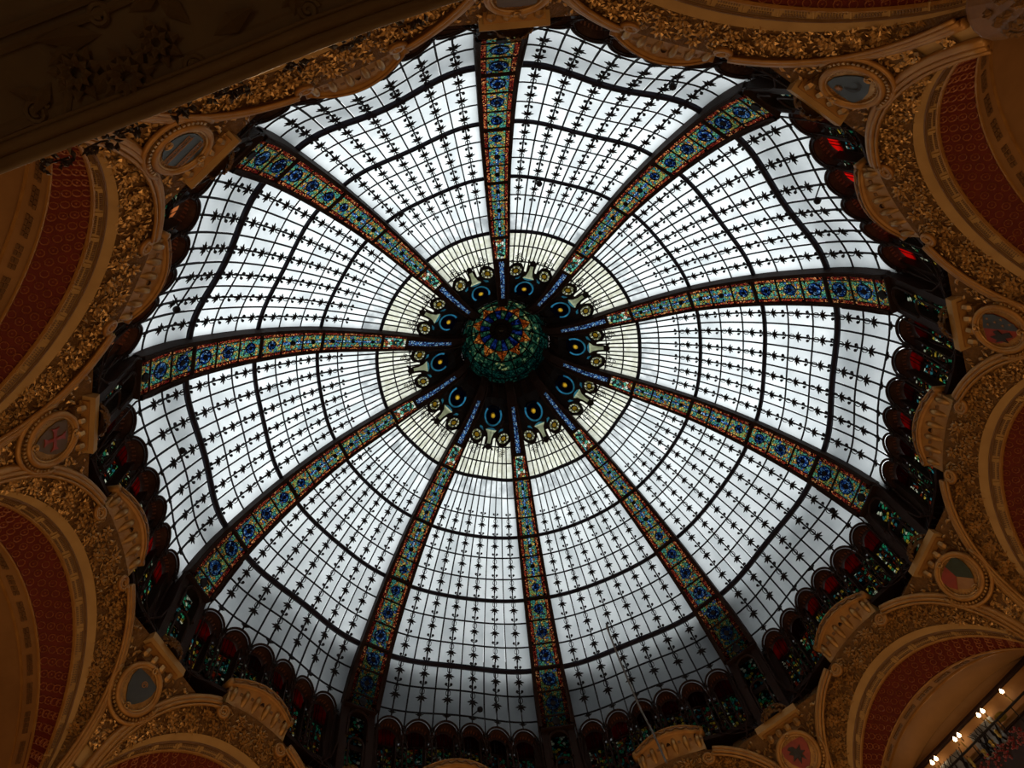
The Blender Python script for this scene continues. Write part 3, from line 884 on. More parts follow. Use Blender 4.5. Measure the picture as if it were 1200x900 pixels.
def surf_frame(f, u, v, e=1e-3):
    P = f(u, v)
    a = f(u + e, v) - f(u - e, v); b = f(u, v + e) - f(u, v - e)
    a /= np.linalg.norm(a); n = np.cross(a, b); n /= np.linalg.norm(n)
    toward = np.array([cam_local[0], cam_local[1], cam_local[2]]) - P
    if n @ toward < 0: n = -n
    return P, a, np.cross(n, a), n
cam_local = np.array([0.0, 0.0, -18.0])
A = Thing('gold_arch', (10.6, 0, -8.6), bay_angle(0))
# floral ground and its carving
A.part('floral_ground', MB().grid(np.array(band(1, 2, -.02, 1.02, TH, 5))), 'gold_bed')
q = MB()
ff = lambda t, u: lerp(ecurve(1, t), ecurve(2, t), u)
r_ = random.Random(3)
for i in range(900):
    t = r_.uniform(-1.22, 1.22); u = r_.uniform(.10, 1.0)
    P, X, Y, Nn = surf_frame(ff, t, u)
    an_ = r_.uniform(0, 2 * math.pi)
    y = X * math.cos(an_) + Y * math.sin(an_); x = np.cross(y, Nn)
    L = r_.uniform(.09, .16)
    relief_leaf(q, P - y * L * .5 + Nn * r_.uniform(-.015, .012), x, y, Nn, L, L * r_.uniform(.32, .46))
for i in range(46):
    t = -1.15 + 2.3 * (i + .5) / 46 + r_.uniform(-.02, .02); u = (.35, .75, .55)[i % 3] + r_.uniform(-.08, .08)
    P, X, Y, Nn = surf_frame(ff, t, u)
    relief_flower(q, P + Nn * .02, X, Y, Nn, r_.uniform(.12, .18), r_.choice((5, 6, 7)), r_.uniform(0, 1))
for i in range(26):
    t = r_.uniform(-1.15, 1.15); u = r_.uniform(.2, .85)
    P, X, Y, Nn = surf_frame(ff, t, u)
    q.tube([P + Nn * .04 + p[0] * X + p[1] * Y for p in spiral((0, 0, 0), (1, 0, 0), (0, 1, 0), .07, 1.4, 9)], .012, 4)
A.part('floral_carving', q, 'gold', kind='stuff')
# plain fascia, toothed band, bead line
A.part('fascia', MB().shell(band(2, 3, .0, .48, TH, 2, .03), band(2, 3, .0, .48, TH, 2, -.05)), 'cream')
A.part('toothed_band', MB().shell(band(2, 3, .50, 1.0, TH, 3, .015), band(2, 3, .50, 1.0, TH, 3, -.06)), 'cream')
for u, rad in ((.49, .022), (.56, .016), (1.0, .03)):
    A.part('bead_line', MB().tube([lerp(ecurve(2, t), ecurve(3, t), u) + np.array([-.03, 0, -.02]) for t in TH], rad, 5), 'brown_band' if rad < .025 else 'mold')
q = MB()
fb = lambda t, u: lerp(ecurve(2, t), ecurve(3, t), u)
nf = 15
for i in range(nf):
    tc = -1.28 + 2.56 * (i + .5) / nf
    for u, up in ((.66, 1), (.86, -1)):
        for d in np.linspace(-.055, .055, 9):
            P, X, Y, Nn = surf_frame(fb, tc + d, u)
            q.box(P + Nn * .022, (.022, .055, .03), (X, Y, Nn))
        P0 = [surf_frame(fb, tc + d, u + up * -.05) for d in np.linspace(-.062, .062, 4)]
        q.tube([p[0] + p[3] * .022 for p in P0], .012, 4)
A.part('tooth_carving', q, 'brown_band', kind='stuff')
for i in range(nf + 1):
    tc = -1.28 + 2.56 * i / nf
    P, X, Y, Nn = surf_frame(fb, tc, .76)
    A.part('band_bracket', MB().box(P + Nn * .03, (.035, .13, .03), (X, Y, Nn)), 'cream')
# red vaulted band with its rosettes
A.part('red_band', MB().shell(band(3, 4, .0, 1.0, TH, 5), band(3, 4, .0, 1.0, TH, 5, -.06)), 'red')
q = MB()
fb2 = lambda t, u: lerp(ecurve(3, t), ecurve(4, t), u)
for i in range(4):
    u = (.14, .38, .62, .86)[i]
    npr = 40
    for j in range(npr):
        t = -1.4 + 2.8 * (j + .5 + .5 * (i % 2)) / npr
        P, X, Y, Nn = surf_frame(fb2, t, u)
        rr = .084
        rg = [[P + (X * math.cos(a) + Y * math.sin(a)) * r1 + Nn * z for a in np.linspace(0, 2 * math.pi, 9)] for r1, z in ((rr, 0), (rr * .9, .025), (rr * .74, .004))]
        q.grid(np.array(rg))
        if (i + j) % 3:
            q.add([P + (X * math.cos(a) + Y * math.sin(a)) * .02 for a in np.linspace(0, 2 * math.pi, 6)[:-1]] + [P + Nn * .035], [(k, (k + 1) % 5, 5) for k in range(5)])
A.part('rosette_carving', q, 'rosette_gold', kind='stuff')
for e in (3, 4):
    A.part('red_band_edge', MB().tube([ecurve(e, t) + np.array([-.01, 0, -.03]) for t in TH], .028, 5), 'mold')
A.part('brown_band', MB().shell(band(4, 5, .0, 1.0, TH, 3), band(4, 5, .0, 1.0, TH, 3, -.05)), 'soffit')
q = MB()
fb3 = lambda t, u: lerp(ecurve(4, t), ecurve(5, t), u)
for j in range(17):
    tc = -1.35 + 2.7 * (j + .5) / 17
    for d in np.linspace(-.045, .045, 4):
        for u in (.42, .58):
            P, X, Y, Nn = surf_frame(fb3, tc + d, u)
            q.box(P + Nn * .01, (.09, .055, .03), (X, Y, Nn))
A.part('painted_blocks', q, 'brown_band', kind='stuff')
A.part('soffit', MB().shell(band(5, 6, .0, 1.0, TH, 6), band(5, 6, .0, 1.0, TH, 6, -.05)), 'soffit')
A.part('soffit_edge', MB().tube([ecurve(5, t) + np.array([0, 0, -.02]) for t in TH], .03, 5), 'mold')
# ledge behind the outer moulding up to the window sill
q = MB()
led = []
for t in TH:
    p = ecurve(1, t)
    a = math.atan2(p[1], p[0])
    led.append((p + np.array([.06, 0, 0]), np.array([10.30 * math.cos(a), 10.30 * math.sin(a), -3.64])))
led = [(p, w) for p, w in led if p[2] < 0]
q.grid(np.array([[p for p, w in led], [lerp(p, w, .5) + np.array([.1, 0, 0]) for p, w in led], [w for p, w in led]]))
A.part('ledge', q, 'bronze')
# outer moulding in two arms, each rolled up in a volute beside the crest
for sx in (-1, 1):
    tt = [t for t in np.linspace(.30, 1.56, 31)]
    base = [ecurve(1, sx * t) for t in tt]
    for rad, dx, dz, dt, mt in ((.085, -.05, .0, 0, 'mold'), (.05, -.08, -.10, -.10, 'mold'), (.035, -.06, -.02, -.19, 'mold')):
        pts = []
        for t, p in zip(tt, base):
            c = np.array([9.9, 0, -7.6]) - p; c[0] = 0; c /= np.linalg.norm(c)
            pts.append(p + c * (-dt) + np.array([dx, 0, 0]))
        A.part('outer_moulding', MB().tube(pts, rad, 7), mt, smooth=True)
    vc_ = np.array([9.62, sx * .90, -4.28])
    yv = np.array([.30, 0, -.95])
    A.part('volute', MB().tube(spiral(vc_ + np.array([-.05, 0, 0]), (0, sx, 0), -yv, .17, -2.1, 34, .6), np.linspace(.05, .024, 35), 6), 'mold', smooth=True)
    q = MB()
    q.disc(lambda x, y, z: vc_ + np.array([0, 1, 0]) * x + yv * y + np.array([-1, 0, -.3]) * z, (0, 0), 0, .16, .03, 16)
    A.part('volute_eye', q, 'gold')
# crest over the crown: curved cornice with wave carving on brackets
def crest(u, lv):
    """u across -1..1; lv 0 at the top lip down to 1 at the carving."""
    t = u * .96
    bow = (1 - u * u)
    top = np.array([9.47 - .25 * bow, t, -3.33 + .13 * bow])
    low = np.array([9.58, t * .98, -3.93 - .06 * u * u])
    prof = {0: (0, 0), 1: (-.02, -.17), 2: (.06, -.20)}
    return top, low
cs = np.linspace(-1, 1, 25)
lip, lip2, cav, bas, backr = [], [], [], [], []
for u in cs:
    t, l = crest(u, 0)
    lip.append(t + np.array([.10, 0, .04])); lip2.append(t)
    cav.append([t + np.array([0.0, 0, -.17]), t + np.array([.07, 0, -.20]), lerp(t, l, .55) + np.array([.03, 0, -.02]), l])
    backr.append(np.array([9.95, t[1], -3.30]))
cav = np.array(cav)
A.part('crest_top', MB().grid(np.array([backr, lip, lip2])), 'mold')
A.part('crest_fascia', MB().grid(np.array([lip2, cav[:, 0], cav[:, 1]])), 'mold')
A.part('crest_cavetto', MB().grid(np.array([cav[:, 1], cav[:, 2], cav[:, 3]])), 'mold')
A.part('crest_lip', MB().tube([p for p in lip2], .03, 6), 'mold', smooth=True)
A.part('crest_lip', MB().tube([p + np.array([-.01, 0, -.17]) for p in lip2], .026, 6), 'mold', smooth=True)
q = MB()
for i in range(7):
    u = -.98 + 1.96 * (i + .0) / 6
    t, l = crest(u, 0)
    A.part('crest_hollow', MB().tube([lerp(t, l, .50) + np.array([.045, -.04, 0]), lerp(t, l, .50) + np.array([.045, .04, 0])], .05, 8), 'brown_band')
wave = [lip2[i] + np.array([-.02, 0, -.085 + .045 * math.sin(i * 1.9)]) for i in range(25)]
q.tube(wave, .024, 4)
A.part('wave_carving', q, 'brown_band')
for i in range(6):
    u = -.86 + 1.72 * i / 5
    t, l = crest(u, 0)
    A.part('crest_bracket', MB().tube([lerp(t, l, w_) + np.array([d_, 0, 0]) for w_, d_ in ((.36, .03), (.48, -.01), (.62, .0), (.80, .04), (.92, .05))], [.05, .075, .085, .065, .03], 7), 'gold', smooth=True)
for sx in (-1, 1):
    t, l = crest(sx, 0)
    A.part('crest_scroll', MB().tube([t + np.array([-.02, 0, -.09]), t + np.array([.3, 0, -.09])], .11, 10), 'mold', smooth=True)
    A.part('crest_side', MB().add([t, t + np.array([.45, 0, 0]), l + np.array([.4, 0, 0]), l, t + np.array([0, -sx * .05, 0]), t + np.array([.45, -sx * .05, 0]), l + np.array([.4, -sx * .05, 0]), l + np.array([0, -sx * .05, 0])],
                                 [(0, 1, 2, 3), (7, 6, 5, 4), (0, 4, 5, 1), (1, 5, 6, 2), (2, 6, 7, 3), (3, 7, 4, 0)]), 'cream')
# dark cornice along the back of the vault
A.part('back_cornice', MB().tube([(12.6, -3.4, -5.46), (12.6, 3.4, -5.46)], .07, 6), 'bronze')
A.part('back_frieze', MB().box((12.64, 0, -5.85), (.06, 6.9, .62)), 'soffit')
arches = [A.o] + [ring_copy(A, bay_angle(k)) for k in range(1, 10)]
ALOOK = ['gilded arch with red vault along the top right edge', 'large gilded arch with dark red vault in the upper right corner', 'gilded arch with red vault at the right edge', 'gilded arch over lit lamps in the lower right corner',
         'gilded arch crest rising at the bottom edge right of centre', 'gilded arch crest just showing at the bottom centre', 'gilded arch with curved crest in the lower left', 'big gilded arch with red vault at the left below middle',
         'big gilded arch with red vault at the upper left', 'gilded arch crest peeping under the dark balcony edge']
for k, o in enumerate(arches):
    a, b = hours(k)
    tag(o, ALOOK[k], 'arch', 'gilded arches round the dome')

# ------------------------------------------------------------------ pendentives with their medallions
def pend(u, th):
    p = ecurve(1, th)
    c, s = math.cos(R(18)), math.sin(R(18))
    # the right-hand edge of the bay before this rib, and its mirror image
    x, y = p[0] * c + p[1] * s, p[0] * s - p[1] * c
    L = np.array([x, -abs(y), p[2]]); Rr = np.array([x, abs(y), p[2]])
    return lerp(L, Rr, (u + 1) / 2)
def pend_z(u, z):
    lo, hi = .2, 1.55
    for _ in range(40):
        md = (lo + hi) / 2
        if ecurve(1, md)[2] > z: lo = md
        else: hi = md
    return pend(u, lo)
MC = np.array([10.0, 0, -5.17])
MN = np.array([-math.cos(R(25)), 0, -math.sin(R(25))])
MY = np.array([-math.sin(R(25)), 0, math.cos(R(25))])
MX = np.array([0, -1.0, 0])
def mfr(x, y, z): return MC + MX * x + MY * y + MN * z
SH = [(-.36, .30), (0, .34), (.36, .30), (.38, .06), (.30, -.16), (.16, -.34), (0, -.46), (-.16, -.34), (-.30, -.16), (-.38, .06)]
SH = [(x * .92, y * .92) for x, y in SH[::-1]]
def half_sh(x0, x1):
    out = []
    for x, y in SH: out.append((min(max(x, x0), x1), y))
    return out
def emblem(T, k, shield):
    def add(name, mb, mt, label=None): T.part(name, mb, mt, shield, label=label)
    if k == 9:     # slate shield with two key-pattern bands
        for y0 in (.20, -.14):
            q = MB()
            n = 7
            for i in range(n):
                x = -.27 + .09 * i
                w_ = [(0, 0), (0, .09), (.065, .09), (.065, .03), (.032, .03), (.032, .055)]
                q.tube([mfr(x + a, y0 + b - .05, .045) for a, b in w_], .008, 4)
            q.tube([mfr(-.30, y0 - .055, .045), mfr(.36, y0 - .055, .045)], .008, 4)
            q.tube([mfr(-.30, y0 + .06, .045), mfr(.36, y0 + .06, .045)], .008, 4)
            add('key_band', q, 'ochre')
    elif k == 1:   # crescent and star
        q = MB()
        o_ = [(.15 * math.cos(a), .15 * math.sin(a) - .06) for a in np.linspace(R(40), R(320), 16)]
        i_ = [(.05 + .115 * math.cos(a), .115 * math.sin(a) - .06) for a in np.linspace(R(300), R(60), 12)]
        q.grid(np.array([[mfr(x, y, .05) for x, y in o_], [mfr(x, y, .05) for x, y in [(.05 + .115 * math.cos(a), .115 * math.sin(a) - .06) for a in np.linspace(R(60), R(300), 16)]]]))
        add('crescent', q, 'black')
        q = MB()
        st = [((.075 if i % 2 == 0 else .03) * math.cos(math.pi * i / 8) + .12, (.075 if i % 2 == 0 else .03) * math.sin(math.pi * i / 8) + .17) for i in range(16)]
        q.prism(mfr, st, .035, .06)
        add('star', q, 'ochre')
    elif k == 2:   # blue half with stars, red half with a dark winged beast
        add('blue_half', MB().prism(mfr, half_sh(0, .5), .03, .05), 'slate')
        for x, y in ((.10, .2), (.24, .2), (.17, .05), (.10, -.1), (.24, -.08), (.14, -.24)):
            add('star', MB().prism(mfr, [((.035 if i % 2 == 0 else .014) * math.cos(math.pi * i / 5) + x, (.035 if i % 2 == 0 else .014) * math.sin(math.pi * i / 5) + y) for i in range(10)], .05, .06), 'ochre')
        add('beast', MB().prism(mfr, [(-.05, -.2), (-.10, -.05), (-.02, .02), (-.06, .12), (-.14, .06), (-.2, .2), (-.25, .06), (-.32, .1), (-.27, -.04), (-.3, -.16), (-.2, -.1), (-.15, -.26)], .04, .06), 'black')
    elif k == 3:   # three wedges
        add('red_wedge', MB().prism(mfr, [(-.35, .29), (-.37, .06), (-.30, -.14), (-.04, .02), (.02, .33)][::-1], .03, .05), 'crimson')
        add('green_wedge', MB().prism(mfr, [(.02, .33), (-.04, .02), (.16, -.33), (.30, -.16), (.37, .06), (.35, .29)][::-1], .03, .05), 'bottle')
    elif k == 4:   # dark lion
        add('lion', MB().prism(mfr, [(-.12, .22), (-.02, .18), (.02, .08), (.16, .14), (.10, .02), (.20, -.04), (.09, -.06), (.12, -.24), (.03, -.12), (-.06, -.26), (-.07, -.08), (-.20, -.12), (-.12, .0), (-.22, .08), (-.12, .10), (-.19, .18)][::-1], .035, .06), 'black')
    elif k == 8:   # red flowered cross
        q = MB()
        for i in range(4):
            c_, s_ = math.cos(i * math.pi / 2), math.sin(i * math.pi / 2)
            q.prism(mfr, [(c_ * x - s_ * y, s_ * x + c_ * y) for x, y in [(.0, -.03), (.16, -.035), (.24, -.09), (.22, 0), (.24, .09), (.16, .035), (0, .03)]], .035, .055)
        add('cross', q, 'crimson')
    elif k == 7:   # small gilt ring
        add('gilt_spiral', MB().tube([mfr(p[0], p[1], .045) for p in spiral((.03, .1, 0), (1, 0, 0), (0, 1, 0), .085, 1.6, 18)], .012, 4), 'ochre')
SHM = ['umber', 'slate', 'crimson', 'ochre', 'crimson', 'umber', 'umber', 'slate', 'umber', 'slate']
def pendentive(k):
    T = Thing('pendentive', (10.6, 0, -8.6), rib_angle(k))
    ths = np.linspace(.95, 1.5, 16)
    ths = [t for t in np.linspace(.45, 1.565, 24)]
    us = np.linspace(-1, 1, 7)
    P = [[pend(u, t) + np.array([.03, 0, 0]) for u in us] for t in ths]
    P = [[np.array([10.30 * math.cos(p[1] / 10.3), p[1], -3.64]) for p in P[0]]] + P
    kz = next(i for i in range(len(P)) if P[i][3][2] < -5.75)
    T.part('panel', MB().grid(np.array(P[:kz + 1])), 'gold_bed')
    T.part('panel', MB().grid(np.array(P[kz:])), 'cream')
    r_ = random.Random(5)
    q = MB()
    fz = lambda u, z: pend_z(u, z)
    def leaves(n, zr, ur):
        for i in range(n):
            z = r_.uniform(*zr); u = r_.uniform(*ur)
            P_, X, Y, Nn = surf_frame(lambda a, b: pend_z(a, b), u, z)
            an_ = r_.uniform(0, 6.28)
            y = X * math.cos(an_) + Y * math.sin(an_); x = np.cross(y, Nn); L = r_.uniform(.10, .17)
            relief_leaf(q, P_ - y * L * .5 + Nn * .01, x, y, Nn, L, L * .5)
    leaves(70, (-6.45, -5.75), (-.7, .7))
    leaves(24, (-7.15, -6.95), (-.6, .6))
    leaves(240, (-5.75, -4.35), (-.98, .98))
    T.part('floral_carving', q, 'gold', kind='stuff')
    for zr in ((-6.5, -5.70), (-7.2, -6.9)):
        g = [[pend_z(u, z) + np.array([-.006, 0, -.002]) for u in np.linspace(-.74, .74, 5)] for z in zr]
        T.part('floral_ground', MB().grid(np.array(g)), 'gold_bed')
    # round medallion
    fr_pts = lambda rx, ry, z: [mfr(rx * math.cos(a), ry * math.sin(a) - .03, z) for a in np.linspace(0, 2 * math.pi, 33)[:-1]]
    T.part('medallion_ground', MB().prism(mfr, [(.54 * math.cos(a), .54 * math.sin(a) - .03) for a in np.linspace(0, 2 * math.pi, 33)[:-1]], -.45, .01), 'gold')
    T.part('medallion_frame', MB().tube(fr_pts(.52, .53, .03), .062, 8, closed=True), 'mold', smooth=True)
    T.part('medallion_frame', MB().tube(fr_pts(.45, .46, .035), .026, 6, closed=True), 'gold', smooth=True)
    q = MB()
    for a in np.linspace(R(190), R(350), 22):
        p = mfr(.63 * math.cos(a), .63 * math.sin(a) - .03, .03)
        q.box(p, (.05, .05, .06), (MX, MY, MN))
    T.part('bead_chain', q, 'gold')
    T.part('bead_moulding', MB().tube([mfr(.70 * math.cos(a), .72 * math.sin(a) - .03, .0) for a in np.linspace(R(175), R(365), 20)], .05, 6), 'mold', smooth=True)
    q = MB()
    for i in range(34):
        a = 2 * math.pi * i / 34
        q.tube([mfr(.385 * math.cos(a), .385 * math.sin(a) - .03, .02), mfr(.435 * math.cos(a), .435 * math.sin(a) - .03, .02)], .010, 4)
    T.part('ray_carving', q, 'ochre')
    for x, y in ((0, .43), (0, -.47)):
        T.part('frame_scroll', MB().tube([mfr(x + p[0], y + p[1], .09) for p in spiral((0, 0, 0), (1, 0, 0), (0, 1, 0), .085, 1.5, 14)], .02, 5), 'gold')
    shp = SH if k != 9 else [(.37 * math.cos(a), .40 * math.sin(a) - .02) for a in np.linspace(0, 2 * math.pi, 25)[:-1]]
    sh = T.part('shield', MB().prism(mfr, shp, .0, .035), SHM[k], label=None)
    emblem(T, k, sh)
    # block with brackets on which the rib stands
    T.part('block', MB().box((9.83, 0, -4.34), (.60, 1.26, .20)), 'cream')
    T.part('block_moulding', MB().box((9.90, 0, -4.45), (.54, 1.10, .10)), 'mold')
    T.part('block_moulding', MB().tube([(9.58, -.6, -4.40), (9.58, .6, -4.40)], .035, 6), 'mold')
    T.part('block_body', MB().box((10.02, 0, -4.62), (.50, .96, .30)), 'gold_bed')
    for i in range(4):
        y = -.42 + .28 * i
        T.part('block_bracket', MB().tube([(9.72, y, -4.52), (9.76, y, -4.62), (9.86, y, -4.72)], [.08, .09, .05], 6), 'gold')
    q = MB()
    for i in range(90):
        a = r_.uniform(-1.5, 1.5); b_ = r_.uniform(-.2, 1.2)
        n_ = np.array([-math.cos(a) * math.cos(b_), math.sin(a) * math.cos(b_), math.sin(b_)])
        P_ = np.array([9.74, 0, -4.22]) + n_ * np.array([.36, .40, .34])
        y = np.cross(n_, np.array([0, 0, 1.]) + .2 * n_); y /= np.linalg.norm(y)
        an_ = r_.uniform(0, 6.28)
        y2 = y * math.cos(an_) + np.cross(n_, y) * math.sin(an_)
        relief_leaf(q, P_ - y2 * .07, np.cross(y2, n_), y2, n_, .16, .09)
    cr_ = [[np.array([9.74, 0, -4.25]) + np.array([-.33 * math.cos(a) * math.cos(b_), .37 * math.sin(a) * math.cos(b_), .32 * math.sin(b_)]) for a in np.linspace(-1.6, 1.6, 9)] for b_ in np.linspace(0, 1.57, 5)]
    q.grid(np.array(cr_))
    T.part('foliage_clump', q, 'gold_bed', kind='stuff')
    return T.o
PLOOK = ['gilded pendentive with medallion cut off by the top edge', 'gilded pendentive with slate crescent and star medallion', 'gilded pendentive with medallion half blue, half red', 'gilded pendentive with red, tan and green wedge medallion',
         'gilded pendentive with dark lion on red medallion', 'gilded pendentive below the bottom edge under the six o\'clock rib', 'gilded pendentive below the bottom edge under the seven o\'clock rib', 'gilded pendentive with dark blue shield and small gilt ring',
         'gilded pendentive with red cross medallion', 'gilded pendentive with key-pattern slate medallion below the dark balcony']
for k in range(10):
    o = pendentive(k)
    tag(o, PLOOK[k], 'medallion', 'medallions between the arches')
# capitals and piers below the pendentives
for k in range(10):
    T = Thing('pier', (11.0, 0, -ZO), rib_angle(k))
    T.part('shaft', MB().tube([(11.5, 0, z) for z in (-ZO, -20.5, -20.4, -9.2, -9.1)], [.6, .6, .45, .38, .42], 20), 'cream')
    q = MB()
    q.tube([(11.45, 0, z) for z in (-9.1, -8.9, -8.0, -7.75, -7.7)], [.42, .40, .50, .58, .58], 20)
    cap_ = T.part('capital', q, 'brown_band')
    q = MB()
    r_ = random.Random(11)
    for i in range(80):
        a = r_.uniform(2.0, 4.3); z = r_.uniform(-8.9, -7.95)
        n_ = np.array([math.cos(a), math.sin(a), -.3]); n_ /= np.linalg.norm(n_)
        y = np.array([0, 0, 1.0]); x = np.cross(y, n_)
        relief_leaf(q, np.array([11.45, 0, z]) + n_ * (.41 + (z + 9) * .12), x / np.linalg.norm(x), y, n_, .20, .11)
    T.part('capital_leaves', q, 'gold_bed', cap_, kind='stuff')
    tag(T.o, f'tan pier with dark leafy capital carrying the {HOUR[k]} o\'clock rib', 'pillar', 'piers between the arches')

# ------------------------------------------------------------------ dark balcony underside over the viewer
zb = -15.7
def bedge(q):
    """Points of the balcony's edge (x, y) on the underside plane."""
    k = [(-6.2, -7.70), (-4.07, -8.45), (-3.58, -8.61), (-3.10, -8.77), (-2.59, -8.95), (-2.08, -9.10), (-1.2, -9.33), (.6, -9.75)]
    xs, ys = zip(*k)
    return np.array([q, np.interp(q, xs, ys), zb])
BL = Thing('balcony', (-3.0, -9.6, zb), 0)
xs = np.linspace(-6.2, .6, 28)
en = np.array([.32, .947, 0])
q = MB()
q.shell([[bedge(x) - en * d + np.array([0, 0, .06]) for x in xs] for d in (.02, .7, 2.6)], [[bedge(x) - en * d + np.array([0, 0, .6]) for x in xs] for d in (.8, 1.2, 2.6)])
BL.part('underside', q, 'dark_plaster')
for d, rad, z, mt in ((.035, .035, .03, 'umber_edge'), (.085, .028, .015, 'umber_edge'), (.12, .012, .03, 'umber_edge')):
    BL.part('edge_moulding', MB().tube([bedge(x) - en * d + np.array([0, 0, z]) for x in xs], rad, 8), mt, smooth=True)
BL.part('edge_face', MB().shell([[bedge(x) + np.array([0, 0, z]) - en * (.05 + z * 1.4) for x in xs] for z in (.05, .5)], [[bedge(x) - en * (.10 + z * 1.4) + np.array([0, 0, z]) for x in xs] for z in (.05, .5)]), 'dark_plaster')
def under(x, y):
    return np.array([x, y, zb + .06])
BX, BY, BN = np.array([.947, -.32, 0]), np.array([-.32, -.947, 0]), np.array([0, 0, -1.0])
for (bx, by, r, n) in ((-3.684, -8.847, .115, 9), (-3.485, -8.827, .125, 11), (-3.343, -8.957, .10, 8)):
    q = MB()
    P = under(bx, by)
    for rr, nn, a0 in ((r, n, 0), (r * .62, n, .3)):
        for i in range(nn):
            a = a0 + 2 * math.pi * i / nn
            y = BX * math.cos(a) + BY * math.sin(a); x = np.cross(y, BN)
            relief_leaf(q, P + y * rr * .25 + BN * (.03 if rr < r else .0), x, y, BN, rr * .8, rr * .5)
    ring = [P + (BX * math.cos(a) + BY * math.sin(a)) * r * .3 + BN * .03 for a in np.linspace(0, 2 * math.pi, 13)]
    q.tube(ring, .012, 5)
    BL.part('carved_flower', q, 'dark_plaster')
for (bx, by, an_, L) in ((-3.117, -8.980, .2, .22), (-3.197, -9.020, 2.0, .2), (-3.561, -8.992, 2.9, .26), (-3.632, -8.977, 3.4, .2), (-3.804, -8.815, 3.8, .16), (-3.737, -8.730, 1.2, .18), (-3.647, -8.745, .5, .16), (-3.392, -9.080, 1.6, .16), (-3.444, -9.071, .2, .2), (-2.824, -9.081, .4, .2), (-3.820, -8.749, 2.6, .16), (-3.783, -8.680, 4.4, .16), (-2.778, -9.032, 1.0, .18)):
    q = MB()
    y = BX * math.cos(an_) + BY * math.sin(an_)
    relief_leaf(q, under(bx, by), np.cross(y, BN), y, BN, L, L * .4)
    BL.part('carved_leaf', q, 'dark_plaster')
for (bx, by, r) in ((-3.884, -8.692, .055), (-3.210, -8.862, .05), (-3.554, -9.062, .05), (-2.713, -9.073, .05)):
    BL.part('carved_volute', MB().tube([under(bx, by) + BX * p[0] + BY * p[1] + BN * .012 for p in spiral((0, 0, 0), (1, 0, 0), (0, 1, 0), r, 1.8, 20)], .012, 5), 'dark_plaster')
for pts in (((-4.107, -8.951), (-3.613, -9.113), (-3.244, -9.241)), ((-4.124, -8.887), (-3.580, -9.063), (-3.398, -9.133)), ((-4.056, -8.557), (-4.042, -8.599), (-3.913, -8.645), (-3.784, -8.628), (-3.737, -8.777))):
    BL.part('panel_moulding', MB().tube([under(bx, by) + BN * .005 for bx, by in pts], .02, 6), 'dark_plaster')
tag(BL.o, 'dark carved balcony underside with flowers across the upper left corner', 'balcony')

# dark leaf garlands hung along the balcony's upper edge
def garland(spots, label):
    T = Thing('leaf_garland', tuple(bedge(under(*spots[len(spots) // 2])[0]) + en * .06 + np.array([0, 0, .2])), 0)
    r_ = random.Random(len(label) * 7 + int(spots[0][0] * 100))
    q = MB()
    for (bx, by) in spots:
        P0 = under(bx, by)
        for i in range(5):
            # clip every leaf to the outer side of the balcony's face
            P = P0 + np.array([r_.gauss(0, .022), r_.gauss(0, .010), .10 + r_.uniform(-.04, .04)])
            d = (P - bedge(P[0])) @ en
            if d < .0: P = P + en * (.01 - d)
            y = np.array([r_.gauss(0, 1), r_.gauss(0, 1), r_.gauss(0, .6)]); y /= np.linalg.norm(y)
            n_ = np.array([r_.gauss(0, .4), r_.gauss(0, .4), -1]); n_ -= y * (n_ @ y); n_ /= np.linalg.norm(n_)
            relief_leaf(q, P, np.cross(y, n_), y, n_, r_.uniform(.03, .055), r_.uniform(.018, .03))
    T.part('leaves', q, 'dark_leaf', kind='stuff')
    line = []
    for (bx, by) in spots:
        P = under(bx, by) + np.array([0, 0, .10])
        d = (P - bedge(P[0])) @ en
        line.append(P + en * max(0, .01 - d))
    if len(line) > 1:
        T.part('wire', MB().tube(line, .006, 4), 'dark_leaf')
    tag(T.o, label, 'garland', 'dark garlands on the balcony edge')
garland([(-3.961, -8.469), (-3.917, -8.479), (-3.879, -8.489), (-3.842, -8.498)], 'dark leaf garland on the balcony edge above the left red vault')
garland([(-3.771, -8.529), (-3.732, -8.546), (-3.693, -8.562), (-3.657, -8.565)], 'broad dark leaf garland beside the arch\'s toothed band')
garland([(-3.614, -8.603), (-3.561, -8.619), (-3.516, -8.632)], 'thin dark garland between arch and key-pattern medallion')
garland([(-3.355, -8.695), (-3.317, -8.708), (-3.286, -8.721)], 'dark reddish garland just above the key-pattern medallion')
garland([(-3.186, -8.767), (-3.142, -8.780), (-3.097, -8.793), (-3.043, -8.819)], 'black garland on balcony edge right of the medallion')
garland([(-2.828, -8.877), (-2.803, -8.883)], 'tiny dark leaf tuft midway along the balcony edge')
garland([(-2.599, -8.941), (-2.547, -8.953), (-2.496, -8.966)], 'black leaf garland above the volute by the top')
garland([(-2.311, -9.020), (-2.260, -9.030)], 'dark red leaf tuft near the top end of the balcony edge')

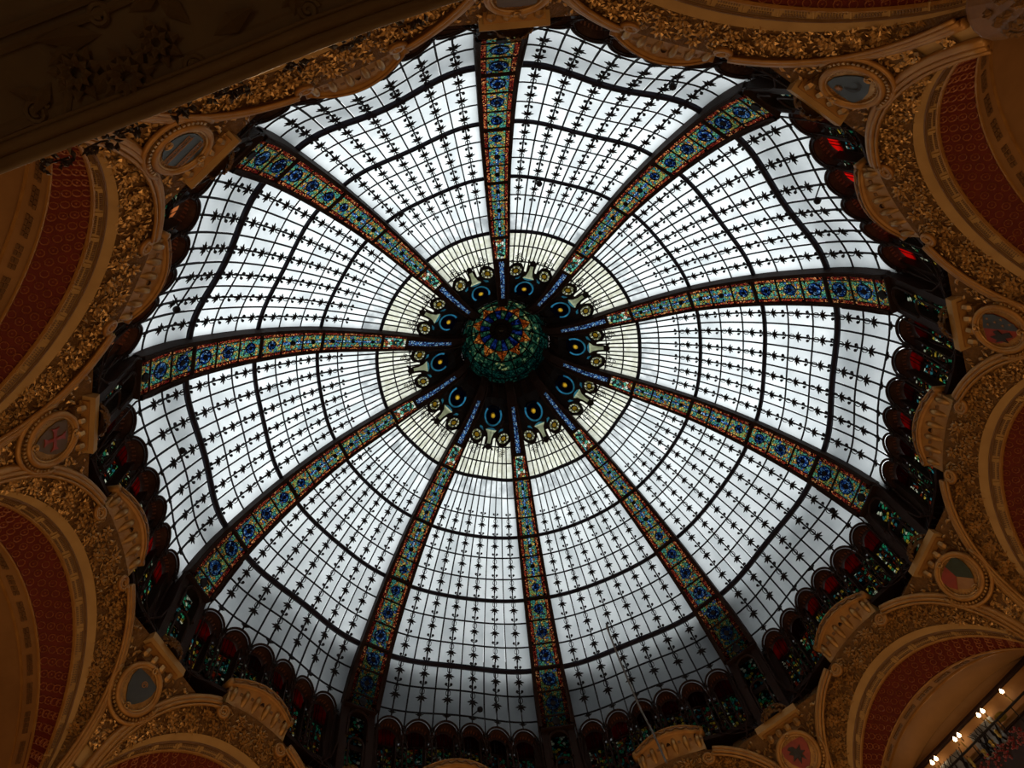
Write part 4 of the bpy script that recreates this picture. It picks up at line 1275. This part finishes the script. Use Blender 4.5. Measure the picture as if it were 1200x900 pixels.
# ------------------------------------------------------------------ small fittings on the glass
def fitting(k, s, v, ds_, dv_, label):
    """A ball-shaped spotlight on a bent stem fixed to a glazing bar."""
    P, a, b, n = bay_frame(s, v)
    T = Thing('spotlight', tuple(P), bay_angle(k))
    end = bay(s + ds_, v + dv_, .22)
    mid = bay(s + ds_ * .4, v + dv_ * .6, .24)
    T.part('stem', MB().tube([P, mid, end], .018, 5), 'iron')
    q = MB()
    q.tube([end + n * d for d in (-.085, -.06, 0, .06, .085)], [.02, .07, .095, .07, .02], 9)
    T.part('ball', q, 'iron')
    tag(T.o, label, 'spotlight', 'ball spotlights on the glazing')
fitting(0, 2.95, -.50, .02, .06, 'small black ball spotlight on third heavy ring right of the twelve o\'clock rib')
fitting(0, 10.6, .50, -.35, -.02, 'black ball spotlight under the gold crest at the top right')
fitting(1, 10.9, -.16, -.1, .12, 'black ball spotlight on stem beside the bright red panes')
fitting(7, 10.6, .14, -.45, .12, 'black ball spotlight on a curved stem left of centre below the nine o\'clock rib')
fitting(8, 10.6, -.40, -.1, -.12, 'black ball spotlight by the crest of the upper left arch')
fitting(3, 10.7, -.84, -.3, -.04, 'black ball spotlight just right of the four o\'clock rib glass')
fitting(5, 10.9, -.18, -.1, -.06, 'black ball spotlight above the bottom row of stained windows')
fitting(9, 3.1, -.74, .08, .05, 'black ball spotlight next to the ten o\'clock rib')
# hanging cable in front of the five o'clock to six o'clock bay
T = Thing('hanging_cable', tuple(bay(8.6, -.05, .25)), bay_angle(4))
T.part('cable', MB().tube([bay(8.0, .22, .3), bay(9.5, .20, .34), bay(11, .17, .34), bay(11.9, .15, .34), front(.12, -3.2, -.3), front(.08, -4.4, -.4)], .032, 6), 'cable_grey')
T.part('cable_clip', MB().box(bay(8.0, .22, .15), (.06, .06, .3)), 'iron')
tag(T.o, 'thin dark cable hanging in front of the glass beside the lower stained windows', 'cable')

# ------------------------------------------------------------------ what shows inside the lower right gallery and at the left edge
def sconce(k, t, n, label, z=-5.74):
    T = Thing('wall_lamp', (12.45, t, z - .2), bay_angle(k))
    T.part('bracket', MB().tube([(12.6, t, z - .25), (12.48, t, z - .28), (12.40, t, z - .15)], .02, 5), 'brass')
    for i in range(n):
        y = t + (.075 * (2 * i - 1) if n > 1 else 0)
        T.part('candle', MB().tube([(12.40, y, z - .18), (12.40, y, z - .07)], .022, 6), 'cream')
        T.part('bulb', MB().tube([(12.40, y, z + d) for d in (-.07, -.03, .0, .04, .08)], [.02, .045, .05, .03, .006], 8), 'bulb')
    tag(T.o, label, 'lamp', 'lit wall lamps in the gallery')
sconce(3, -1.17, 1, 'single lit bulb high on the gallery wall, rightmost of the row')
sconce(3, -.40, 2, 'pair of lit bulbs, second from the right on the gallery wall')
sconce(3, .48, 2, 'pair of lit bulbs above the silver branches, third from the right')
sconce(3, 1.35, 2, 'pair of lit bulbs at the bottom edge, leftmost of the row')
def silver_panel(k, t, w, z0, z1, label, seed, nb=9):
    T = Thing('silver_branch_display', (12.5, t, z0), bay_angle(k))
    T.part('board', MB().box((12.56, t, (z0 + z1) / 2), (.05, w, z1 - z0)), 'silver')
    r_ = random.Random(seed)
    for i in range(nb):
        y = t + r_.uniform(-.45, .45) * w
        pts = [(12.5, y, z0)]
        for j in range(5):
            p = pts[-1]
            pts.append((12.5, p[1] + r_.uniform(-.09, .09), p[2] + (z1 - z0) / 5))
        T.part('branch', MB().tube(pts, np.linspace(.03, .01, 6), 4), 'iron')
    tag(T.o, label, 'display')
silver_panel(3, -.10, .75, -6.55, -5.84, 'grey silvery branch display behind the lower right wall lamps', 3)
silver_panel(3, 1.05, .65, -6.55, -5.86, 'smaller silvery display beside the leftmost lower right lamps', 4)
silver_panel(8, .55, .5, -6.1, -5.60, 'white paper display at the left edge beside the upper left vault', 5, 4)
silver_panel(7, -2.3, .6, -6.2, -5.75, 'grey display scrap at the left edge low in the photo', 6, 4)
T = Thing('dark_area_board', (12.6, 0, -8.0), bay_angle(3))  # invented board standing in for a dark area of the gallery
T.part('board', MB().box((12.62, 0, -7.1), (.05, 4.6, 1.5)), 'dark_leaf')
T.part('top_batten', MB().box((12.60, 0, -6.34), (.08, 4.6, .05)), 'bronze')
tag(T.o, 'dark stand-in board below the lit lamps in the lower right corner', 'display')
def rail(k, label):
    T = Thing('gallery_rail', (12.1, 0, -6.9), bay_angle(k))
    T.part('rail', MB().tube([(12.1, -2.6, -6.35), (12.1, 2.6, -6.35)], .03, 5), 'iron')
    for i in range(12):
        T.part('baluster', MB().tube([(12.1, -2.5 + .45 * i, -6.9), (12.1, -2.5 + .45 * i, -6.35)], .015, 4), 'iron')
    tag(T.o, label, 'railing')
rail(3, 'black railing in front of the silver display in the lower right gallery')
r_ = random.Random(9)
for i, (t, z, w, h) in enumerate(((-.75, -6.22, .30, .12), (-.42, -6.45, .09, .26), (-.16, -6.52, .14, .2), (.14, -6.56, .12, .24), (.55, -6.5, .09, .3), (.86, -6.55, .12, .2))):
    T = Thing('gilt_ornament', (12.3, t, z - h / 2), bay_angle(3))
    q = MB().tube([(12.3, t, z + h * d) for d in (-.5, -.3, 0, .3, .5)], [w * .15, w * .5, w * .32, w * .5, w * .12], 7)
    T.part('body', q, 'brass')
    T.part('hook', MB().tube([(12.3, t, z + h * .5), (12.3, t, z + h * .5 + .05)], .008, 4), 'iron')
    tag(T.o, ['widest gilt ornament, topmost beside the silver display', 'tall slim gilt ornament, second from the right', 'rounded gilt ornament below the second lamp pair', 'gilt ornament in the middle of the display',
              'long gilt ornament near the lower right lamps', 'leftmost gilt ornament by the bottom edge'][i], 'ornament', 'gilt ornaments in the gallery')
q = MB()
for i in range(160):
    P = np.array([12.05 + r_.uniform(-.1, .1), r_.uniform(-1.0, .9), -6.95 + r_.uniform(-.22, .14)])
    q.tube([P + np.array([0, 0, d]) for d in (-.03, 0, .03)], [.008, .035, .008], 5)
T = Thing('berry_garland', (12.05, 0, -6.9), bay_angle(3))
T.part('berries', q, 'berry', kind='stuff')
tag(T.o, 'red berry garland in the lowest right corner', 'garland')
